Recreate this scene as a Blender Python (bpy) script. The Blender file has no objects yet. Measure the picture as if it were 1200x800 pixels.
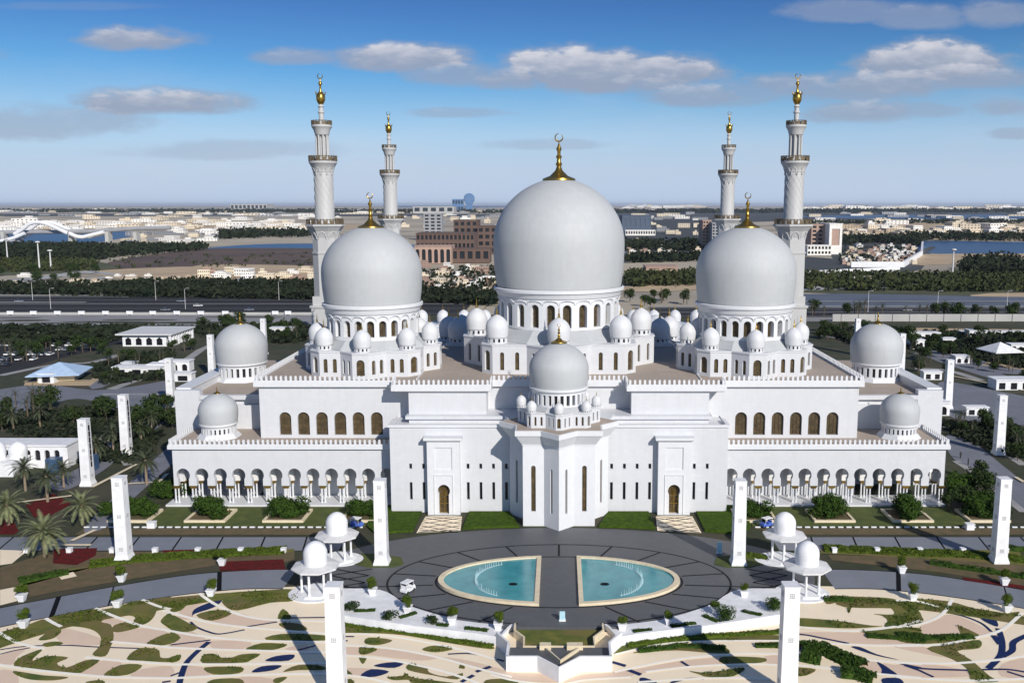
import bpy, math, random
from mathutils import Vector, Matrix
R = math.radians
S = bpy.context.scene
COL = S.collection
random.seed(7)

# ------------------------------------------------------------------ camera
FPX, CAMH, CXP = 1100.0, 67.4, 655.0
TH = math.atan(160 / FPX)
CT, ST = math.cos(TH), math.sin(TH)
cam = bpy.data.objects.new('camera', bpy.data.cameras.new('camera'))
COL.objects.link(cam)
cam.location = (0, 0, CAMH)
cam.rotation_euler = (math.pi / 2 - TH, 0, 0)
cam.data.sensor_width = 36
cam.data.lens = 36 * FPX / 1200
cam.data.shift_x = -55 / 1200
cam.data.clip_start = 1
cam.data.clip_end = 80000
S.camera = cam

def G(px, py, z=0.0):
    """photo pixel -> point on the level z"""
    a = math.atan((py - 400) / FPX) + TH
    Y = (CAMH - z) / math.tan(a)
    return ((px - CXP) * (Y * CT + (CAMH - z) * ST) / FPX, Y)

# ------------------------------------------------------------------ light
SUN_AZ, SUN_EL = R(29), R(29.5)
to_sun = Vector((math.sin(SUN_AZ) * math.cos(SUN_EL), -math.cos(SUN_AZ) * math.cos(SUN_EL), math.sin(SUN_EL)))
sun = bpy.data.objects.new('sun', bpy.data.lights.new('sun', 'SUN'))
COL.objects.link(sun)
sun.data.energy = 4.1
sun.data.angle = R(0.6)
sun.data.color = (1.0, 0.935, 0.85)
sun.rotation_euler = to_sun.to_track_quat('Z', 'Y').to_euler()
sun.location = (200, -300, 300)

W = bpy.data.worlds.new('World')
S.world = W
W.use_nodes = True
S.view_settings.view_transform = 'Standard'
S.view_settings.look = 'None'
S.view_settings.gamma = 1
S.view_settings.use_curve_mapping = False
S.view_settings.exposure = 0.25

class NT:
    def __init__(s, t): s.t = t; s.n = t.nodes; s.l = t.links
    def lk(s, sock, v):
        if v is None: return
        if hasattr(v, 'is_output') or isinstance(v, bpy.types.NodeSocket): s.l.new(v, sock)
        else: sock.default_value = v
    def m(s, op, a, b=None, c=None, clamp=False):
        n = s.n.new('ShaderNodeMath'); n.operation = op; n.use_clamp = clamp
        s.lk(n.inputs[0], a); s.lk(n.inputs[1], b); s.lk(n.inputs[2], c)
        return n.outputs[0]
    def vm(s, op, a, b=None):
        n = s.n.new('ShaderNodeVectorMath'); n.operation = op
        s.lk(n.inputs[0], a); s.lk(n.inputs[1], b)
        return n.outputs[0]
    def noise(s, vec, scale, detail=4, rough=0.55):
        n = s.n.new('ShaderNodeTexNoise'); s.lk(n.inputs['Vector'], vec)
        n.inputs['Scale'].default_value = scale; n.inputs['Detail'].default_value = detail
        n.inputs['Roughness'].default_value = rough
        return n.outputs[0]
    def mix(s, f, a, b):
        n = s.n.new('ShaderNodeMix'); n.data_type = 'RGBA'
        s.lk(n.inputs[0], f)
        for k, v in ((6, a), (7, b)):
            if isinstance(v, (tuple, list)): v = (*v[:3], 1)
            s.lk(n.inputs[k], v)
        return n.outputs[2]
    def ramp(s, f, a, b, c0=(0, 0, 0), c1=(1, 1, 1)):
        n = s.n.new('ShaderNodeValToRGB'); s.lk(n.inputs[0], f)
        e = n.color_ramp.elements
        e[0].position = a; e[0].color = (*c0, 1); e[1].position = b; e[1].color = (*c1, 1)
        return n.outputs[0]
    def smooth(s, v, a, b):
        n = s.n.new('ShaderNodeMapRange'); n.interpolation_type = 'SMOOTHSTEP'
        s.lk(n.inputs[0], v); n.inputs[1].default_value = a; n.inputs[2].default_value = b
        return n.outputs[0]

def build_world():
    T = NT(W.node_tree)
    T.n.clear()
    sky = T.n.new('ShaderNodeTexSky')
    sky.sky_type = 'NISHITA'; sky.sun_disc = False
    sky.sun_elevation = SUN_EL; sky.sun_rotation = math.pi - SUN_AZ
    sky.air_density = 1.0; sky.dust_density = 0.6; sky.ozone_density = 2.2
    tc = T.n.new('ShaderNodeTexCoord')
    sep = T.n.new('ShaderNodeSeparateXYZ'); T.l.new(tc.outputs['Generated'], sep.inputs[0])
    dx, dy, dz = sep.outputs
    yy = T.m('MAXIMUM', dy, 0.05)
    u = T.m('DIVIDE', dx, yy); v = T.m('DIVIDE', dz, yy)
    cv = T.n.new('ShaderNodeCombineXYZ')
    T.lk(cv.inputs[0], T.m('MULTIPLY', u, 1.0)); T.lk(cv.inputs[1], T.m('MULTIPLY', v, 2.6))
    P = cv.outputs[0]
    n1 = T.noise(P, 9, 6, 0.58); n2 = T.noise(P, 34, 4, 0.6)
    nn = T.m('ADD', T.m('MULTIPLY', T.m('SUBTRACT', n1, 0.5), 2.3), T.m('MULTIPLY', T.m('SUBTRACT', n2, 0.5), 0.9))
    dens = None; lit = None
    def D(px, py):
        xr = (px - CXP) / FPX; yu = -(py - 400) / FPX
        y = CT + ST * yu
        return xr / y, (-ST + CT * yu) / y
    # cloud groups: centre, half size in the view of the sky, strength
    for px, py, a, b, k in ((165, 46, 62, 15, 1.0), (345, 68, 50, 11, .75), (190, 121, 95, 17, 1.05), (45, 145, 130, 22, .62),
                            (265, 178, 120, 12, .4), (480, 70, 72, 17, 1.0), (545, 88, 60, 16, .75), (700, 86, 112, 27, 1.35), (610, 92, 60, 16, .9), (430, 66, 40, 10, .8), (760, 98, 50, 14, .9),
                            (812, 113, 62, 14, .8), (540, 133, 60, 6, .5), (635, 170, 70, 7, .38), (1090, 76, 92, 24, 1.2), (1030, 98, 80, 18, .9), (1140, 92, 70, 16, .85), (940, 98, 60, 13, .8),
                            (985, 105, 90, 20, .75), (1005, 132, 60, 16, .8), (860, 112, 60, 16, .55), (1180, 127, 40, 11, .7), (1075, 130, 60, 9, .5),
                            (1170, 18, 40, 16, .7), (1080, 22, 50, 14, .6), (990, 15, 60, 14, .55), (90, 8, 90, 5, .2), (1190, 157, 30, 7, .55),
                            (1350, 60, 120, 30, 1.2), (-150, 70, 120, 30, 1.0)):
        u0, v0 = D(px, py)
        A = a / FPX; B = b / FPX
        du = T.m('DIVIDE', T.m('SUBTRACT', u, u0), A * 1.32)
        dvr = T.m('DIVIDE', T.m('SUBTRACT', v, v0), B * 1.25)
        # flat bases: the lower side falls off faster
        dv = T.m('MULTIPLY', dvr, T.m('ADD', 1.0, T.m('MULTIPLY', T.m('LESS_THAN', dvr, 0), 0.35)))
        q = T.m('SUBTRACT', 1.0, T.m('ADD', T.m('MULTIPLY', du, du), T.m('MULTIPLY', dv, dv)))
        q = T.m('MAXIMUM', q, -1.5)
        d = T.m('MULTIPLY', T.smooth(T.m('ADD', q, nn), -0.1, 0.85), k, clamp=True)
        L = T.m('MULTIPLY', d, T.m('ADD', 0.42, T.m('MULTIPLY', dvr, 0.42)))
        dens = d if dens is None else T.m('MAXIMUM', dens, d)
        lit = L if lit is None else T.m('MAXIMUM', lit, L)
    # thin veil above the horizon
    veil = T.m('MULTIPLY', T.smooth(T.noise(P, 5, 5, 0.6), 0.42, 0.75), T.m('MULTIPLY', T.smooth(v, 0.20, 0.05), 0.18))
    dens = T.m('MULTIPLY', dens, 0.9)
    dens = T.m('MULTIPLY', dens, T.m('GREATER_THAN', dy, 0.05))
    veil = T.m('MULTIPLY', veil, T.m('GREATER_THAN', dy, 0.05))
    lit = T.smooth(T.m('ADD', lit, T.m('MULTIPLY', T.m('SUBTRACT', n2, .5), 0.6)), 0.28, 1.0)
    # sky tint: deeper blue above, pale lavender band at the horizon
    low = T.smooth(dz, 0.16, -0.01)
    base = T.mix(low, sky.outputs[0], (6.7, 7.5, 9.0))
    tint = T.mix(T.smooth(dz, 0.0, 0.24), (1.0, 1.0, 1.0), (0.60, 0.76, 0.90))
    mm = T.n.new('ShaderNodeMix'); mm.data_type = 'RGBA'; mm.blend_type = 'MULTIPLY'; mm.inputs[0].default_value = 1
    T.l.new(base, mm.inputs[6]); T.l.new(tint, mm.inputs[7])
    base = mm.outputs[2]
    rp = T.n.new('ShaderNodeValToRGB'); T.lk(rp.inputs[0], T.m('MULTIPLY', dz, 4.0))
    cr = rp.color_ramp
    for i_, (pos, c_) in enumerate(((0.0, (.93, 1.02, 1.10)), (.144, (.93, 1.03, 1.13)), (.282, (.87, 1.06, 1.25)), (.536, (.48, .87, 1.2)), (.796, (.43, .67, 1.02)), (1.0, (.7, .85, 1.05)))):
        e_ = cr.elements[i_] if i_ < 2 else cr.elements.new(pos)
        e_.position = pos; e_.color = (*c_, 1)
    cr.elements[1].position = .144
    m2 = T.n.new('ShaderNodeMix'); m2.data_type = 'RGBA'; m2.blend_type = 'MULTIPLY'; m2.inputs[0].default_value = 1
    T.l.new(base, m2.inputs[6]); T.l.new(rp.outputs[0], m2.inputs[7]); base = m2.outputs[2]
    base = T.mix(veil, base, (8.0, 8.1, 8.9))
    ccol = T.mix(lit, (3.9, 4.5, 5.9), (9.8, 9.5, 9.8))
    out = T.mix(dens, base, ccol)
    bg = T.n.new('ShaderNodeBackground'); T.l.new(out, bg.inputs[0]); bg.inputs[1].default_value = 0.07
    wo = T.n.new('ShaderNodeOutputWorld'); T.l.new(bg.outputs[0], wo.inputs[0])
build_world()

# ------------------------------------------------------------------ materials
MATS = {}
def mat(name, col, rough=0.6, metal=0.0, col2=None, scale=0.5, bump=0.0, bscale=None, detail=5, lo=.35, hi=.65, spec=None, col3=None, scale3=.05):
    if name in MATS: return MATS[name]
    m = bpy.data.materials.new(name); m.use_nodes = True
    T = NT(m.node_tree); b = T.n['Principled BSDF']
    tc = T.n.new('ShaderNodeTexCoord'); O = tc.outputs['Object']
    c = (*col, 1)
    if col2:
        c = T.mix(T.ramp(T.noise(O, scale, detail), lo, hi), col, col2)
    else:
        d = tuple(x * 0.86 for x in col)
        c = T.mix(T.ramp(T.noise(O, scale, detail), lo, hi), d, col)
    if col3: c = T.mix(T.ramp(T.noise(O, scale3, 3), .45, .62), c, col3)
    T.lk(b.inputs['Base Color'], c)
    b.inputs['Roughness'].default_value = rough; b.inputs['Metallic'].default_value = metal
    if spec is not None: b.inputs['Specular IOR Level'].default_value = spec
    if bump:
        bn = T.n.new('ShaderNodeBump'); bn.inputs['Strength'].default_value = min(1, bump); bn.inputs['Distance'].default_value = bump
        T.l.new(T.noise(O, bscale or scale * 6, 4), bn.inputs['Height']); T.l.new(bn.outputs[0], b.inputs['Normal'])
    MATS[name] = m
    return m

def stone_mat(name, col, joint, sx, sz, rough=.4, axes='xz', jw=.02, var=.06, stain=0.0):
    """cladding: faint panel joints and panel to panel variation"""
    m = bpy.data.materials.new(name); m.use_nodes = True
    T = NT(m.node_tree); b = T.n['Principled BSDF']
    tc = T.n.new('ShaderNodeTexCoord'); sp = T.n.new('ShaderNodeSeparateXYZ'); T.l.new(tc.outputs['Object'], sp.inputs[0])
    cb = T.n.new('ShaderNodeCombineXYZ')
    if axes == 'xz':
        T.lk(cb.inputs[0], T.m('ADD', sp.outputs[0], sp.outputs[1])); T.lk(cb.inputs[1], sp.outputs[2])
    else:
        T.lk(cb.inputs[0], sp.outputs[0]); T.lk(cb.inputs[1], sp.outputs[1])
    br = T.n.new('ShaderNodeTexBrick'); T.l.new(cb.outputs[0], br.inputs['Vector'])
    br.inputs['Scale'].default_value = 1; br.inputs['Brick Width'].default_value = sx; br.inputs['Row Height'].default_value = sz
    br.inputs['Mortar Size'].default_value = jw; br.offset = 0.5
    br.inputs['Color1'].default_value = (*col, 1); br.inputs['Color2'].default_value = (*[x * (1 - var) for x in col], 1)
    br.inputs['Mortar'].default_value = (*joint, 1)
    c = T.mix(T.ramp(T.noise(tc.outputs['Object'], .12, 5), .3, .8), br.outputs[0], tuple(x * (.93 - stain) for x in col))
    if axes == 'xz':                                  # faint rain streaks and dust
        mp = T.n.new('ShaderNodeMapping'); mp.inputs['Scale'].default_value = (1.1, 1.1, .12); T.l.new(tc.outputs['Object'], mp.inputs[0])
        c = T.mix(T.m('MULTIPLY', T.ramp(T.noise(mp.outputs[0], 1.0, 6, .65), .48, .78), .5), c, tuple(x * y for x, y in zip(col, (.84, .82, .79))))
    T.lk(b.inputs['Base Color'], c); b.inputs['Roughness'].default_value = rough
    MATS[name] = m
    return m

white = stone_mat('white_marble_cladding', (.60, .615, .645), (.50, .515, .545), 1.6, .8, .42)
domem = stone_mat('dome_marble', (.44, .46, .475), (.41, .43, .445), 2.2, 1.5, .65, 'xz', .06, .05)
trimw = mat('white_trim', (.64, .655, .68), .5, scale=.8, col2=(.61, .625, .65))
gold = mat('gilded_metal', (.45, .29, .06), .3, .9, scale=3)
bronze = mat('bronze_grille', (.085, .06, .03), .6, .2, scale=3)
pane = mat('brown_window_glass', (.05, .038, .02), .25, col2=(.105, .075, .038), scale=.9, spec=.3)
dark = mat('dark_window_glass', (.012, .012, .016), .25, scale=1)
rooft = stone_mat('beige_roof_tiles', (.40, .335, .28), (.30, .25, .21), 3.0, 3.0, .8, 'xy', .06, .12, .1)
shade = mat('arcade_stone', (.72, .72, .72), .5, scale=.5)

# ------------------------------------------------------------------ mesh helpers
class MB:
    def __init__(s): s.v = []; s.f = []; s.mi = []
    def face(s, pts, mi=0):
        b = len(s.v); s.v += [tuple(p) for p in pts]; s.f.append(tuple(range(b, b + len(pts)))); s.mi.append(mi)
    def box(s, x0, x1, y0, y1, z0, z1, mi=0):
        s.prism([(x0, y0), (x1, y0), (x1, y1), (x0, y1)], z0, z1, mi)
    def prism(s, poly, z0, z1, mi=0, top=None, bottom=True):
        """poly counter clockwise; top = optional other outline at z1"""
        top = top or poly
        n = len(poly); b = len(s.v)
        s.v += [(x, y, z0) for x, y in poly] + [(x, y, z1) for x, y in top]
        for i in range(n):
            j = (i + 1) % n
            s.f.append((b + i, b + j, b + n + j, b + n + i)); s.mi.append(mi)
        s.f.append(tuple(range(b + n, b + 2 * n))); s.mi.append(mi)
        if bottom: s.f.append(tuple(range(b + n - 1, b - 1, -1))); s.mi.append(mi)
    def obox(s, c, ax, L, Wd, z0, z1, mi=0):
        """box centred at c with unit axis ax, length L, width Wd"""
        ux, uy = ax; nx, ny = -uy, ux
        s.prism([(c[0] + a * ux * L / 2 + b * nx * Wd / 2, c[1] + a * uy * L / 2 + b * ny * Wd / 2)
                 for a, b in ((-1, -1), (1, -1), (1, 1), (-1, 1))], z0, z1, mi)
    def lathe(s, prof, cx=0, cy=0, n=24, mi=0, rot=0.0, sx=1, sy=1):
        rings = []
        for r, z in prof:
            if r < 1e-4:
                rings.append([len(s.v)]); s.v.append((cx, cy, z))
            else:
                rings.append(list(range(len(s.v), len(s.v) + n)))
                s.v += [(cx + sx * r * math.cos(rot + 2 * math.pi * i / n), cy + sy * r * math.sin(rot + 2 * math.pi * i / n), z) for i in range(n)]
        for a, b in zip(rings, rings[1:]):
            if len(a) == 1 and len(b) == 1: continue
            for i in range(n):
                j = (i + 1) % n
                if len(a) == 1: s.f.append((a[0], b[j], b[i]))
                elif len(b) == 1: s.f.append((a[i], a[j], b[0]))
                else: s.f.append((a[i], a[j], b[j], b[i]))
                s.mi.append(mi)
    def tube(s, pts, r, n=6, mi=0):
        rs = r if isinstance(r, (list, tuple)) else [r] * len(pts)
        pr = None
        for k, p in enumerate(pts):
            p = Vector(p)
            d = (Vector(pts[min(k + 1, len(pts) - 1)]) - Vector(pts[max(k - 1, 0)])).normalized()
            a = d.orthogonal().normalized() if abs(d.z) > .99 else Vector((0, 0, 1)).cross(d).normalized()
            c = d.cross(a)
            ring = list(range(len(s.v), len(s.v) + n))
            s.v += [tuple(p + rs[k] * (a * math.cos(2 * math.pi * i / n) + c * math.sin(2 * math.pi * i / n))) for i in range(n)]
            if pr:
                for i in range(n):
                    j = (i + 1) % n
                    s.f.append((pr[i], pr[j], ring[j], ring[i])); s.mi.append(mi)
            else: s.f.append(tuple(ring[::-1])); s.mi.append(mi)
            pr = ring
        s.f.append(tuple(pr)); s.mi.append(mi)
    def build(s, name, mats, parent=None, smooth=35, loc=None, **tg):
        me = bpy.data.meshes.new(name)
        me.from_pydata(s.v, [], s.f)
        if not isinstance(mats, (list, tuple)): mats = [mats]
        for m in mats: me.materials.append(m)
        if len(mats) > 1: me.polygons.foreach_set('material_index', s.mi)
        if smooth:
            me.polygons.foreach_set('use_smooth', [True] * len(me.polygons))
            me.set_sharp_from_angle(angle=R(smooth))
        me.update()
        return link(me, name, parent, loc, **tg)

def link(me, name, parent=None, loc=None, **tg):
    o = bpy.data.objects.new(name, me); COL.objects.link(o)
    if parent is not None: o.parent = parent
    if loc: o.location = loc
    tag(o, **tg)
    return o

def tag(o, label=None, cat=None, group=None, kind=None):
    if label: o['label'] = label
    if cat: o['category'] = cat
    if group: o['group'] = group
    if kind: o['kind'] = kind
    return o

def empty(name, loc=(0, 0, 0), rz=0.0, **tg):
    o = bpy.data.objects.new(name, None); COL.objects.link(o)
    o.location = loc; o.rotation_euler = (0, 0, rz); o.empty_display_size = .5
    return tag(o, **tg)

def dup(root, loc=None, rz=None, scale=None, label=None, group=None):
    r = root.copy(); COL.objects.link(r)
    if loc: r.location = loc
    if rz is not None: r.rotation_euler = (0, 0, rz)
    if scale is not None: r.scale = scale if isinstance(scale, tuple) else (scale,) * 3
    if label: r['label'] = label
    if group: r['group'] = group
    for ch in list(root.children):
        c = ch.copy(); COL.objects.link(c); c.parent = r
        for g in list(ch.children):
            d = g.copy(); COL.objects.link(d); d.parent = c
    return r

# ---- walls with real openings ------------------------------------------------
def outline(o):
    """left half of an opening, from the sill up to the apex (half widths, heights)"""
    h = o['w'] / 2; zb, zt = o['zb'], o['zt']; k = o.get('k', 'arch')
    if k == 'rect': return [(h, zb), (h, zt), (0, zt)]
    if k == 'arch':
        return [(h, zb)] + [(h * math.cos(t), zt - h + h * math.sin(t)) for t in [i * math.pi / 2 / 6 for i in range(7)]]
    if k == 'horse':                                   # slightly pointed horseshoe
        c = zt - h * 1.06
        pts = [(h * .80, zb)]
        for i in range(9):
            t = R(-36) + (math.pi / 2 + R(36)) * i / 8
            pts.append((h * math.cos(t), c + h * math.sin(t) * (1.06 if t > 0 else 1)))
        pts[-1] = (0, zt)
        return pts

def wall(mb, Sf, u0, u1, z0, z1, ops, depth, panes=None, pdepth=None, step=None):
    """Sf(u, z, d) -> point.  Openings are cut out, with reveals of the given depth; panes go in at pdepth."""
    def quad(a, b, za, zb):
        n = max(1, int(math.ceil((b - a) / step))) if step else 1
        for i in range(n):
            p = a + (b - a) * i / n; q = a + (b - a) * (i + 1) / n
            mb.face([Sf(p, za, 0), Sf(q, za, 0), Sf(q, zb, 0), Sf(p, zb, 0)])
    ops = sorted(ops, key=lambda o: o['u'])
    cur = u0
    for o in ops:
        ol = outline(o); c = o['u']; H = max(p[0] for p in ol) + .02
        quad(cur, c - H, z0, z1)
        if o['zb'] > z0 + 1e-3: quad(c - H, c + H, z0, o['zb'])
        L = [(c - H, o['zb'])] + [(c - a, b) for a, b in ol] + [(c, z1), (c - H, z1)]
        mb.face([Sf(a, b, 0) for a, b in L][::-1])
        Rr = [(c + H, o['zb'])] + [(c + a, b) for a, b in ol] + [(c, z1), (c + H, z1)]
        mb.face([Sf(a, b, 0) for a, b in Rr])
        full = [(c - a, b) for a, b in ol] + [(c + a, b) for a, b in ol[-2::-1]]
        nn = len(full)
        for i in range(nn):
            if i == nn - 1 and o['zb'] <= z0 + 1e-3 and not o.get('sill'): continue
            p = full[i]; q = full[(i + 1) % nn]
            mb.face([Sf(*p, 0), Sf(*q, 0), Sf(*q, depth), Sf(*p, depth)])
        if panes is not None:
            d = pdepth if pdepth is not None else depth - .02
            panes.append([Sf(a, b, d) for a, b in full][::-1])
        cur = c + H
    quad(cur, u1, z0, z1)

def flat(P0, P1):
    """surface map of a vertical wall from P0 to P1, outside on the right hand side"""
    dx, dy = P1[0] - P0[0], P1[1] - P0[1]; L = math.hypot(dx, dy); ux, uy = dx / L, dy / L
    return (lambda u, z, d: (P0[0] + ux * u - uy * d, P0[1] + uy * u + ux * d, z)), L

def cyl(cx, cy, r):
    return lambda u, z, d: (cx + (r - d) * math.cos(u / r), cy + (r - d) * math.sin(u / r), z)

def make_panes(panes, name, m, parent):
    for p in panes:
        b = MB(); b.face(p); b.build(name, m, parent, smooth=0)

def balustrade(mb, P0, P1, z, h=1.35, sp=1.1, w=.5, th=.3):
    dx, dy = P1[0] - P0[0], P1[1] - P0[1]; L = math.hypot(dx, dy)
    if L < .2: return
    ux, uy = dx / L, dy / L; n = max(1, round(L / sp))
    c = ((P0[0] + P1[0]) / 2, (P0[1] + P1[1]) / 2)
    mb.obox(c, (ux, uy), L, th + .1, z, z + .28)
    for i in range(n):
        t = (i + .5) / n * L
        mb.obox((P0[0] + ux * t, P0[1] + uy * t), (ux, uy), w, th - .04, z + .28, z + h - .12)
        mb.obox((P0[0] + ux * t, P0[1] + uy * t), (ux, uy), w * .5, th - .08, z + h - .12, z + h)

# ---- domes -------------------------------------------------------------------
def dome_profile(r, h, z, base=.955, n=26, pt=.03, ex=1.05):
    pr = []
    for i in range(9):
        t = i / 8
        pr.append((r * (1 - (1 - base) * (1 - t) ** 2), z + .39 * h * t))
    for i in range(1, n + 1):
        t = i / n
        a = t * math.pi / 2
        zz = math.sin(a) * (1 - pt) + pt * t ** 6
        pr.append((r * math.cos(a) ** ex, z + .39 * h + .61 * h * zz))
    pr[-1] = (0, z + h)
    return pr

def finial(parent, cx, cy, z, h, rb, ring=True, loc=None):
    b = MB()
    k = h
    b.lathe([(rb, z - k * .06), (rb * .98, z - k * .02), (rb * .55, z + k * .04), (rb * .22, z + k * .16), (rb * .13, z + k * .25), (rb * .2, z + k * .30), (rb * .13, z + k * .34),
             (rb * .12, z + k * .42), (rb * .19, z + k * .46), (rb * .10, z + k * .50), (rb * .10, z + k * .58), (rb * .17, z + k * .63), (rb * .08, z + k * .70), (0, z + k * .80)], cx, cy, 16)
    if ring:
        rr = k * .085; tr = k * .018
        pts = [(cx + rr * math.sin(t), cy, z + k * .87 - rr * math.cos(t) + rr * .15) for t in [R(20) + R(320) * i / 16 + R(160) for i in range(17)]]
        b.tube(pts, [tr * (.35 + .75 * math.sin(math.pi * i / 16)) for i in range(17)], 6)
    return b.build('finial', gold, parent)

def star_pts(a, w=0.0, cx=0, cy=0):
    """eight pointed star (two squares of half side a); tips cut back by a chamfer of width w"""
    pts = []; kinds = []
    Rt = a * math.sqrt(2); Rn = a / math.cos(R(22.5))
    for k in range(8):
        t = k * math.pi / 4
        if w > 0:
            d = Rt - w / 2
            for sg in (-1, 1):
                pts.append((cx + d * math.cos(t) - sg * w / 2 * math.sin(t), cy + d * math.sin(t) + sg * w / 2 * math.cos(t)))
            kinds += ['ch', 'sd']
        else:
            pts.append((cx + Rt * math.cos(t), cy + Rt * math.sin(t))); kinds.append('sd')
        tn = t + math.pi / 8
        pts.append((cx + Rn * math.cos(tn), cy + Rn * math.sin(tn))); kinds.append('sd')
    return pts, kinds
# ================================================================== MOSQUE
ROOF = 27.4
mosque = empty('mosque', (0, 200, 0), label='huge white marble mosque with three great domes, long arcades and a star shaped porch', cat='mosque')
mosque.location = (0, 0, 0)

# ---- upper prayer hall
YU, YW, YM, YB = 212.0, 207.0, 212.6, 275.0
hall = MB(); panes = []
Hx = 69.0
def wallrun(mb, P0, P1, z0, z1, ops=(), depth=.7, panes=None):
    Sf, L = flat(P0, P1); wall(mb, Sf, 0, L, z0, z1, list(ops), depth, panes)
wx = [32.6 + 20.9 / 6 * 0, ]
def xs(pxs, Y, z): return [(p - CXP) * (Y * CT + (CAMH - z) * ST) / FPX for p in pxs]
wl = [abs(x) for x in xs((333.5, 355, 376.5, 398, 419.5, 441), YU, 22)]
opsL = [dict(u=Hx - x, w=2.75, zb=14.9, zt=20.0 + .0) for x in wl]
wallrun(hall, (-Hx, YU), (-33.8, YU), 0, 25.9, [dict(o, zb=14.7, zt=20.1) for o in opsL], .7, panes)
wallrun(hall, (33.8, YU), (Hx, YU), 0, 25.9, [dict(o, u=Hx - 33.8 - o['u'], zb=14.7, zt=20.1) for o in opsL], .7, panes)
for sx in (-1, 1):
    a, b = (-Hx, YB), (-Hx, YU)
    if sx > 0: a, b = (Hx, YU), (Hx, YB)
    wallrun(hall, a, b, 0, 25.9, [dict(u=u, w=2.6, zb=15.5, zt=20.5) for u in (28, 36, 44)] if sx < 0 else [dict(u=u, w=2.6, zb=15.5, zt=20.5) for u in (19, 27, 35)], .6, None)
# wing blocks, middle wall
for sx in (-1, 1):
    hall.prism([(16.3, YW), (33.8, YW), (33.8, YU + 2), (16.3, YU + 2)] if sx > 0 else [(-33.8, YW), (-16.3, YW), (-16.3, YU + 2), (-33.8, YU + 2)], 18, 25.9)
hall.prism([(-16.3, YM), (16.3, YM), (16.3, YM + 2), (-16.3, YM + 2)], 18, 25.9)
# lower tier with its cornice band
hall.prism([(-33.6, 205.6), (33.6, 205.6), (33.6, YM), (-33.6, YM)], 17, 20.0)
hall.prism([(-34.3, 205.0), (34.3, 205.0), (34.3, YM - .3), (-34.3, YM - .3)], 20.0, 20.75)
hallo = hall.build('prayer_hall_wall', white, mosque)
make_panes(panes, 'arched_window', None or pane, hallo)
bb = MB()                                             # glazing bars of the tall arched windows
for x in wl:
    for sx in (-1, 1):
        for z in (15.9, 17.2, 18.4): bb.box(sx * x - 1.35, sx * x + 1.35, YU + .52, YU + .62, z, z + .14)
        for q in (-.45, .45): bb.box(sx * x + q - .05, sx * x + q + .05, YU + .54, YU + .6, 14.8, 19.6)
bb.build('window_grille', bronze, hallo, smooth=0)

# roof slab with cornice
outl = [(-Hx, YB), (-Hx, YU), (-36.6, YU), (-36.6, YW), (-16.1, YW), (-16.1, YM), (16.1, YM), (16.1, YW), (36.6, YW), (36.6, YU), (Hx, YU), (Hx, YB)]
def grow(poly, d):
    """offset an axis aligned outline outwards (counter clockwise)"""
    out = []; n = len(poly)
    for i in range(n):
        p, q, r = poly[i - 1], poly[i], poly[(i + 1) % n]
        def nrm(a, b):
            dx, dy = b[0] - a[0], b[1] - a[1]; L = math.hypot(dx, dy); return (dy / L, -dx / L)
        n1, n2 = nrm(p, q), nrm(q, r)
        out.append((q[0] + d * (n1[0] + n2[0]), q[1] + d * (n1[1] + n2[1])))
    return out
c = MB()
c.prism(grow(outl, .25), 25.9, 26.2, top=grow(outl, .8)); c.prism(grow(outl, .95), 26.2, ROOF)
c.build('cornice', trimw, mosque)
rs = MB(); rs.prism(grow(outl, .3), ROOF, ROOF + .05, bottom=False); rs.build('roof', rooft, mosque, smooth=0)
b = MB(); g = grow(outl, .72)
for i in range(len(g)):
    j = (i + 1) % len(g)
    if i == len(g) - 1: continue
    balustrade(b, g[i], g[j], ROOF)
b.build('balustrade', trimw, mosque, smooth=0)
# roof walkway lines and small plant
w = MB()
for x0, x1, y0, y1 in ((-33, -32.7, 213, 270), (32.7, 33, 213, 270), (-68, -8, 268, 268.3), (8, 68, 268, 268.3)):
    w.box(x0, x1, y0, y1, ROOF + .055, ROOF + .3)
w.build('roof_kerb', trimw, mosque, smooth=0)

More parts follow.
